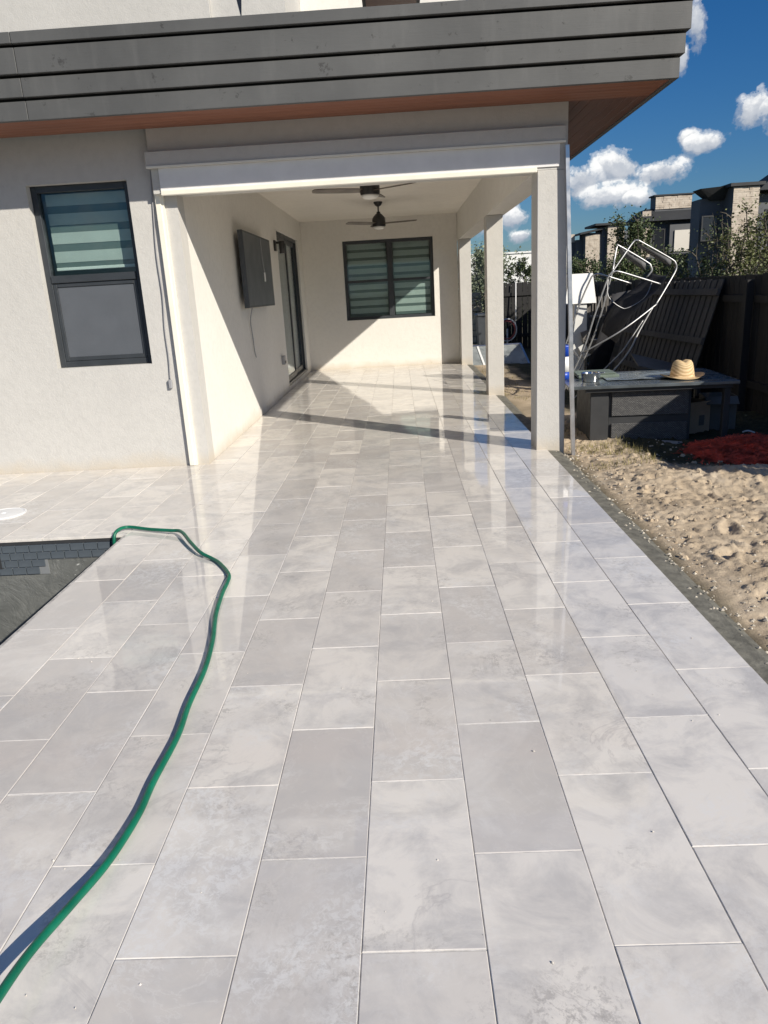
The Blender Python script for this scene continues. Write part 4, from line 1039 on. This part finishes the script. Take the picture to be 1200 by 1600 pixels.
t = MB(); t.cbox(2.72, 2.76, 19.6, 19.68, -.1, .45, .004); t.build('stand', M['white'], hw)
t = MB(); t.tube([(2.98, 19.78, .28), (3.0, 19.86, 1.60)], .014, 8); o = t.build('paint_pole', M['white'], None, True); tag(o, 'thin white pole leaning against the far fence', 'pole')

# tan block wall behind the bin
bwl = thing('block_wall', (2.2, 24, -.16), 'low tan stone block wall beyond the yard', 'stone wall')
t = MB(); t.box(.4, 2.56, 24.03, 24.25, -.16, 1.29); t.build('core', M['greycard'], bwl)
rw = random.Random(2); z = -.16; r_ = 0; pr = None
while z < 1.25:
    x = .4 + (.2 if r_ % 2 else 0)
    while x < 2.6:
        t = None
        if pr is None:
            q = MB(); q.cbox(-.19, .19, -.03, .03, -.09, .09, .012); pr = q.build('block', M['block'], None); pr.parent = bwl; o = pr
        else: o = copy_part(pr, bwl)
        w0 = wloc(bwl); o.location = (x + .2 - w0.x, 24.0 + rw.uniform(-.01, .01) - w0.y, z + .095 - w0.z); o.scale = (rw.uniform(.9, 1.0), 1, rw.uniform(.92, 1.0)); x += .40
    z += .19; r_ += 1

# ================================================================== BEYOND THE FENCE: HOUSES
def windows(par, rects, y, depth=.08):
    for (x0, x1, z0, z1) in rects:
        t = MB(); frame_rect(t, x0, x1, z0, z1, y-.06, y+.02, .10, .01); o = t.build('window', M['roofdark'], par)
        t = MB(); t.box(x0+.1, x1-.1, y-.03, y+.01, z0+.1, z1-.1); t.build('pane', M['winblack'], o)
def stones(par, x0, x1, z0, z1, y, n=None):
    t = MB(); rs = random.Random(int(x0*10)); z = z0
    while z < z1 - .02:
        h_ = min(rs.uniform(.09, .17), z1 - z); x = x0
        while x < x1 - .02:
            w_ = min(rs.uniform(.25, .6), x1 - x); q = rs.uniform(0, .035); t.box(x+.003, x+w_-.003, y - .05 - q, y, z+.003, z+h_-.003); x += w_
        z += h_
    o = t.build('ledge_stone_cladding', M['stone'], par); o['kind'] = 'stuff'
# near right townhouse
h = thing('townhouse', (23, 52, -.16), 'nearest dark townhouse at the right with a tall stone tower', 'house', 'townhouses beyond the fence')
t = MB(); t.box(21.8, 23.5, 52, 55, -.16, 6.80); t.build('tower', M['housegrey'], h); stones(h, 21.82, 23.48, .2, 6.75, 52)
t = MB(); t.box(21.55, 23.75, 51.75, 55.2, 6.801, 7.0); t.build('tower_cap', M['roofdark'], h)
t = MB(); t.box(20.3, 21.799, 53.4, 55, -.16, 6.3); t.build('wall', M['housegrey'], h)
t = MB(); t.add([(19.95, 52.6, 6.85), (21.799, 52.6, 6.95), (21.799, 54, 6.95), (19.95, 54, 6.85), (20.9, 53.2, 6.15), (21.799, 53.2, 6.15), (21.799, 54, 6.15), (20.9, 54, 6.15)], [(3,2,1,0), (4,5,6,7), (0,1,5,4), (1,2,6,5), (2,3,7,6), (3,0,4,7)]); t.build('eave', M['roofdark'], h)
t = MB(); t.box(23.501, 34, 52.8, 54.6, -.16, 6.3); t.build('wall', M['housegrey'], h)
t = MB(); t.add([(23.4, 51.9, 6.5), (35, 51.9, 6.5), (35, 55, 6.5), (23.4, 55, 6.5), (25.6, 53.2, 8.1), (33, 53.2, 8.1), (33, 53.9, 8.1), (25.6, 53.9, 8.1)], [(3,2,1,0), (4,5,6,7), (0,1,5,4), (1,2,6,5), (2,3,7,6), (3,0,4,7)]); t.build('roof', M['roofdark'], h)
windows(h, [(24.3, 26.0, 4.0, 5.4), (24.3, 26.0, 1.0, 2.6), (20.2, 21.3, 3.6, 5.2)], 52.8)
# middle townhouse
h = thing('townhouse', (21, 60, -.16), 'dark townhouse in the middle with a stone parapet above its hipped roof', 'house', 'townhouses beyond the fence')
t = MB(); t.box(18.6, 24.6, 60.6, 63, -.16, 5.7); t.build('wall', M['housegrey'], h)
t = MB(); t.add([(18.0, 59.9, 5.55), (25.2, 59.9, 5.55), (25.2, 63.5, 5.55), (18.0, 63.5, 5.55), (19.2, 61.2, 6.5), (24.0, 61.2, 6.5), (24.0, 63, 6.5), (19.2, 63, 6.5)], [(3,2,1,0), (4,5,6,7), (0,1,5,4), (1,2,6,5), (2,3,7,6), (3,0,4,7)]); t.build('roof', M['roofdark'], h)
t = MB(); t.box(19.75, 22.5, 60.9, 62.0, 5.9, 7.35); t.build('parapet', M['housegrey'], h); stones(h, 19.77, 22.48, 6.42, 7.30, 60.9)
t = MB(); t.box(19.62, 22.62, 60.75, 62.1, 7.351, 7.45); t.build('parapet_cap', M['roofdark'], h)
t = MB(); t.box(18.7, 19.35, 60.45, 60.6, 3.0, 6.3); t.build('pier', M['stone'], h)
t = MB(); t.box(20.75, 23.1, 60.3, 60.6, 2.2, 5.3); t.build('porch_surround', M['housegrey'], h)
t = MB(); t.box(21.1, 22.75, 60.2, 60.3, 3.3, 4.82); t.build('garage_door', M['housecream'], h)
windows(h, [(19.6, 20.5, 3.2, 5.0), (23.4, 24.2, 3.2, 5.0)], 60.6)
# far townhouse
h = thing('townhouse', (20.5, 80, -.16), 'farthest dark townhouse with two stone towers left of the shrubs', 'house', 'townhouses beyond the fence')
t = MB(); t.box(21.3, 23.0, 80, 84, -.16, 6.75); t.build('tower', M['housegrey'], h); stones(h, 21.32, 22.98, 2.0, 6.70, 80)
t = MB(); t.box(20.0, 23.3, 79.6, 84.2, 6.751, 6.95); t.build('tower_cap', M['roofdark'], h)
t = MB(); t.box(20.85, 21.299, 80.4, 83, -.16, 6.6); t.build('wall', M['housegrey'], h)
t = MB(); t.box(19.2, 20.849, 80.6, 83, -.16, 6.15); t.build('tower', M['housegrey'], h); stones(h, 19.25, 20.8, 2.0, 5.95, 80.6)
t = MB(); t.add([(18.6, 80.0, 6.0), (20.849, 80.0, 6.4), (20.849, 83, 6.4), (18.6, 83, 6.0), (18.6, 80.0, 6.2), (20.849, 80.0, 6.58), (20.849, 83, 6.58), (18.6, 83, 6.2)], [(0,3,2,1), (4,5,6,7), (0,1,5,4), (1,2,6,5), (2,3,7,6), (3,0,4,7)]); t.build('roof', M['roofdark'], h)
t = MB(); t.box(17.1, 18.5, 82, 84, -.16, 6.0); t.build('wing_wall', M['housegrey'], h); stones(h, 17.12, 18.48, 5.4, 6.2, 82)
t = MB(); t.box(18.51, 19.19, 81.4, 84, -.16, 5.6); t.build('link_wall', M['housegrey'], h)
t = MB(); t.box(23.001, 30, 81, 84, -.16, 6.2); t.build('wall', M['housegrey'], h)
# far white building
h = thing('apartment_block', (16, 122, -.16), 'long white flat-roofed building far behind the columns', 'building')
t = MB(); t.box(9.5, 24, 120, 130, -.16, 6.1); t.build('wall', M['farwhite'], h)
t = MB(); t.box(9.3, 24.2, 119.8, 130.2, 6.101, 6.35); t.build('parapet', M['farwhite'], h)
windows(h, [(18.4, 19.3, 3.4, 4.9), (12.9, 13.7, 5.0, 5.95), (15.5, 16.4, 3.4, 4.9), (21.5, 22.4, 3.4, 4.9)], 120)

# ================================================================== SHRUBS AND TREES BEYOND THE FENCE
def shrub(x, y, hgt, rad, label, m_, nleaf=2600, leaf=.05, stems=7, seed=0, base=-.16, wisps=6, name='shrub', grp='shrubs beyond the fence'):
    rs = random.Random(seed)
    s_ = thing(name, (x, y, base), label, 'shrub', grp)
    tr = MB(); lf = MB(); tips = []
    for k in range(stems):
        a = 6.283*k/stems + rs.uniform(-.4, .4); rr = rad*rs.uniform(.25, .95); hh = hgt*rs.uniform(.62, 1.0)
        p = [Vector((x + .08*math.cos(a), y + .08*math.sin(a), base)), Vector((x + rr*.35*math.cos(a), y + rr*.35*math.sin(a), base + hh*.45)), Vector((x + rr*.8*math.cos(a+.2), y + rr*.8*math.sin(a+.2), base + hh*.8)), Vector((x + rr*math.cos(a), y + rr*math.sin(a), base + hh))]
        c_ = curve_pts(p, 5); tr.tube(c_, [.028*(1-i/(len(c_)))+.004 for i in range(len(c_))], 5)
        for i in range(4, len(c_), 2):
            for q in range(2):
                b0 = c_[i]; dv = Vector((rs.uniform(-1, 1), rs.uniform(-1, 1), rs.uniform(-.1, 1.0))).normalized() * rad * rs.uniform(.25, .55)
                b1 = b0 + dv*.5 + Vector((0, 0, .03)); b2 = b0 + dv
                if b2.z > base + hgt: b2.z = base + hgt*rs.uniform(.9, 1.02)
                tr.tube([b0, b1, b2], [.010, .007, .003], 4); tips += [(b1, .6), (b2, 1.0), (b0, .5)]
    for k in range(wisps):
        a = rs.uniform(0, 6.283); r_ = rad*rs.uniform(0, .7); b0 = Vector((x + r_*math.cos(a), y + r_*math.sin(a), base + hgt*.7)); b2 = b0 + Vector((rs.uniform(-.25, .25), rs.uniform(-.25, .25), hgt*rs.uniform(.18, .30)))
        tr.tube([b0, (b0+b2)/2 + Vector((.04, 0, 0)), b2], [.008, .006, .002], 4)
        for q in range(6): tips.append((b0.lerp(b2, .4 + q*.1), .2))
    for k in range(int(nleaf*1.6)):
        c_, w_ = rs.choice(tips); sp = rad*.20*w_
        p = c_ + Vector((rs.gauss(0, sp), rs.gauss(0, sp), rs.gauss(0, sp*.8)))
        if p.z < base + .1: continue
        d_ = Vector((rs.uniform(-1, 1), rs.uniform(-1, 1), rs.uniform(-.4, .9))).normalized(); u_ = d_.orthogonal().normalized(); u_ = (u_*math.cos(k) + d_.cross(u_)*math.sin(k))
        l_ = leaf*rs.uniform(.6, 1.3); w2 = l_*rs.uniform(.22, .36)
        n_ = d_.cross(u_)
        lf.add([p, p + d_*l_*.5 + u_*w2 + n_*l_*.06, p + d_*l_, p + d_*l_*.5 - u_*w2 + n_*l_*.06], [(0,1,2,3)])
    tr.build('trunk', M['bark'], s_); lf.build('crown', m_, s_)
    return s_
shrub(5.05, 17.2, 2.95, .55, 'tall dark shrub left of the middle townhouse', M['leaf'], 3400, .065, 8, 1, wisps=8)
shrub(4.62, 16.6, 2.25, .40, 'dark shrub seen through the tipped chairs', M['leaf'], 2200, .06, 7, 2)
shrub(4.85, 14.2, 2.12, .50, 'low dark shrub under the pale garage door', M['leaf'], 2800, .055, 7, 3, wisps=4)
shrub(4.95, 12.9, 2.02, .48, 'dense dark shrub just over the loose fence panel', M['leaf'], 2800, .05, 8, 4, wisps=4)
shrub(5.55, 13.4, 2.65, .50, 'wispy bare-stemmed shrub in front of the stone tower', M['leaf'], 900, .045, 10, 5, wisps=14)
shrub(5.05, 11.4, 2.25, .48, 'olive shrub at the right edge over the fence', M['leaf2'], 3000, .045, 8, 6, wisps=8)
shrub(5.75, 12.0, 2.75, .55, 'taller olive shrub at the far right above the fence', M['leaf2'], 2600, .05, 8, 14, wisps=12)
shrub(4.75, 10.6, 1.85, .38, 'small olive shrub close behind the fence top', M['leaf2'], 2000, .04, 6, 7, wisps=3)
shrub(5.15, 22.0, 2.35, .70, 'dark rounded shrub in front of the farthest townhouse', M['leaf'], 3000, .075, 8, 8)
shrub(4.75, 24.5, 2.1, .60, 'dark shrub behind the column, right of the white panel', M['leaf'], 2600, .075, 8, 12)
shrub(3.55, 22.6, 2.45, .75, 'dark upright shrub behind the far fence', M['leaf'], 3600, .07, 7, 9, wisps=8)
shrub(2.75, 23.2, 2.9, .65, 'loose grey-green shrub before the white building', M['leafpale'], 2200, .07, 7, 10, wisps=10)
shrub(2.75, 26.5, 2.9, 1.0, 'pale leafy shrub above the stone block wall', M['leafpale'], 3200, .09, 7, 11, wisps=8)
shrub(2.35, 25.2, 2.0, .6, 'small pale tuft rising over the block wall', M['leafpale'], 1500, .11, 6, 13, wisps=2)
# loose crumbs on the tiles
t = MB(); rc = random.Random(31)
for k in range(70):
    x = rc.uniform(-1.6, 1.3); y = 1.2 + 6 * rc.random()**1.6; r_ = rc.uniform(.002, .005); n_ = 5
    ring = [(x + r_*math.cos(6.283*i/n_)*rc.uniform(.6, 1.3), y + r_*math.sin(6.283*i/n_)*rc.uniform(.6, 1.3), .001) for i in range(n_)]
    t.add([(x, y, .001 + r_*.9)] + ring, [(0, i+1, (i+1) % n_+1) for i in range(n_)])
o = t.build('crumbs', simple('mortar_crumbs', (.62, .58, .52), .9, var=.5, scale=40)); tag(o, 'tiny loose crumbs scattered over the tiles', 'crumbs', kind='stuff')
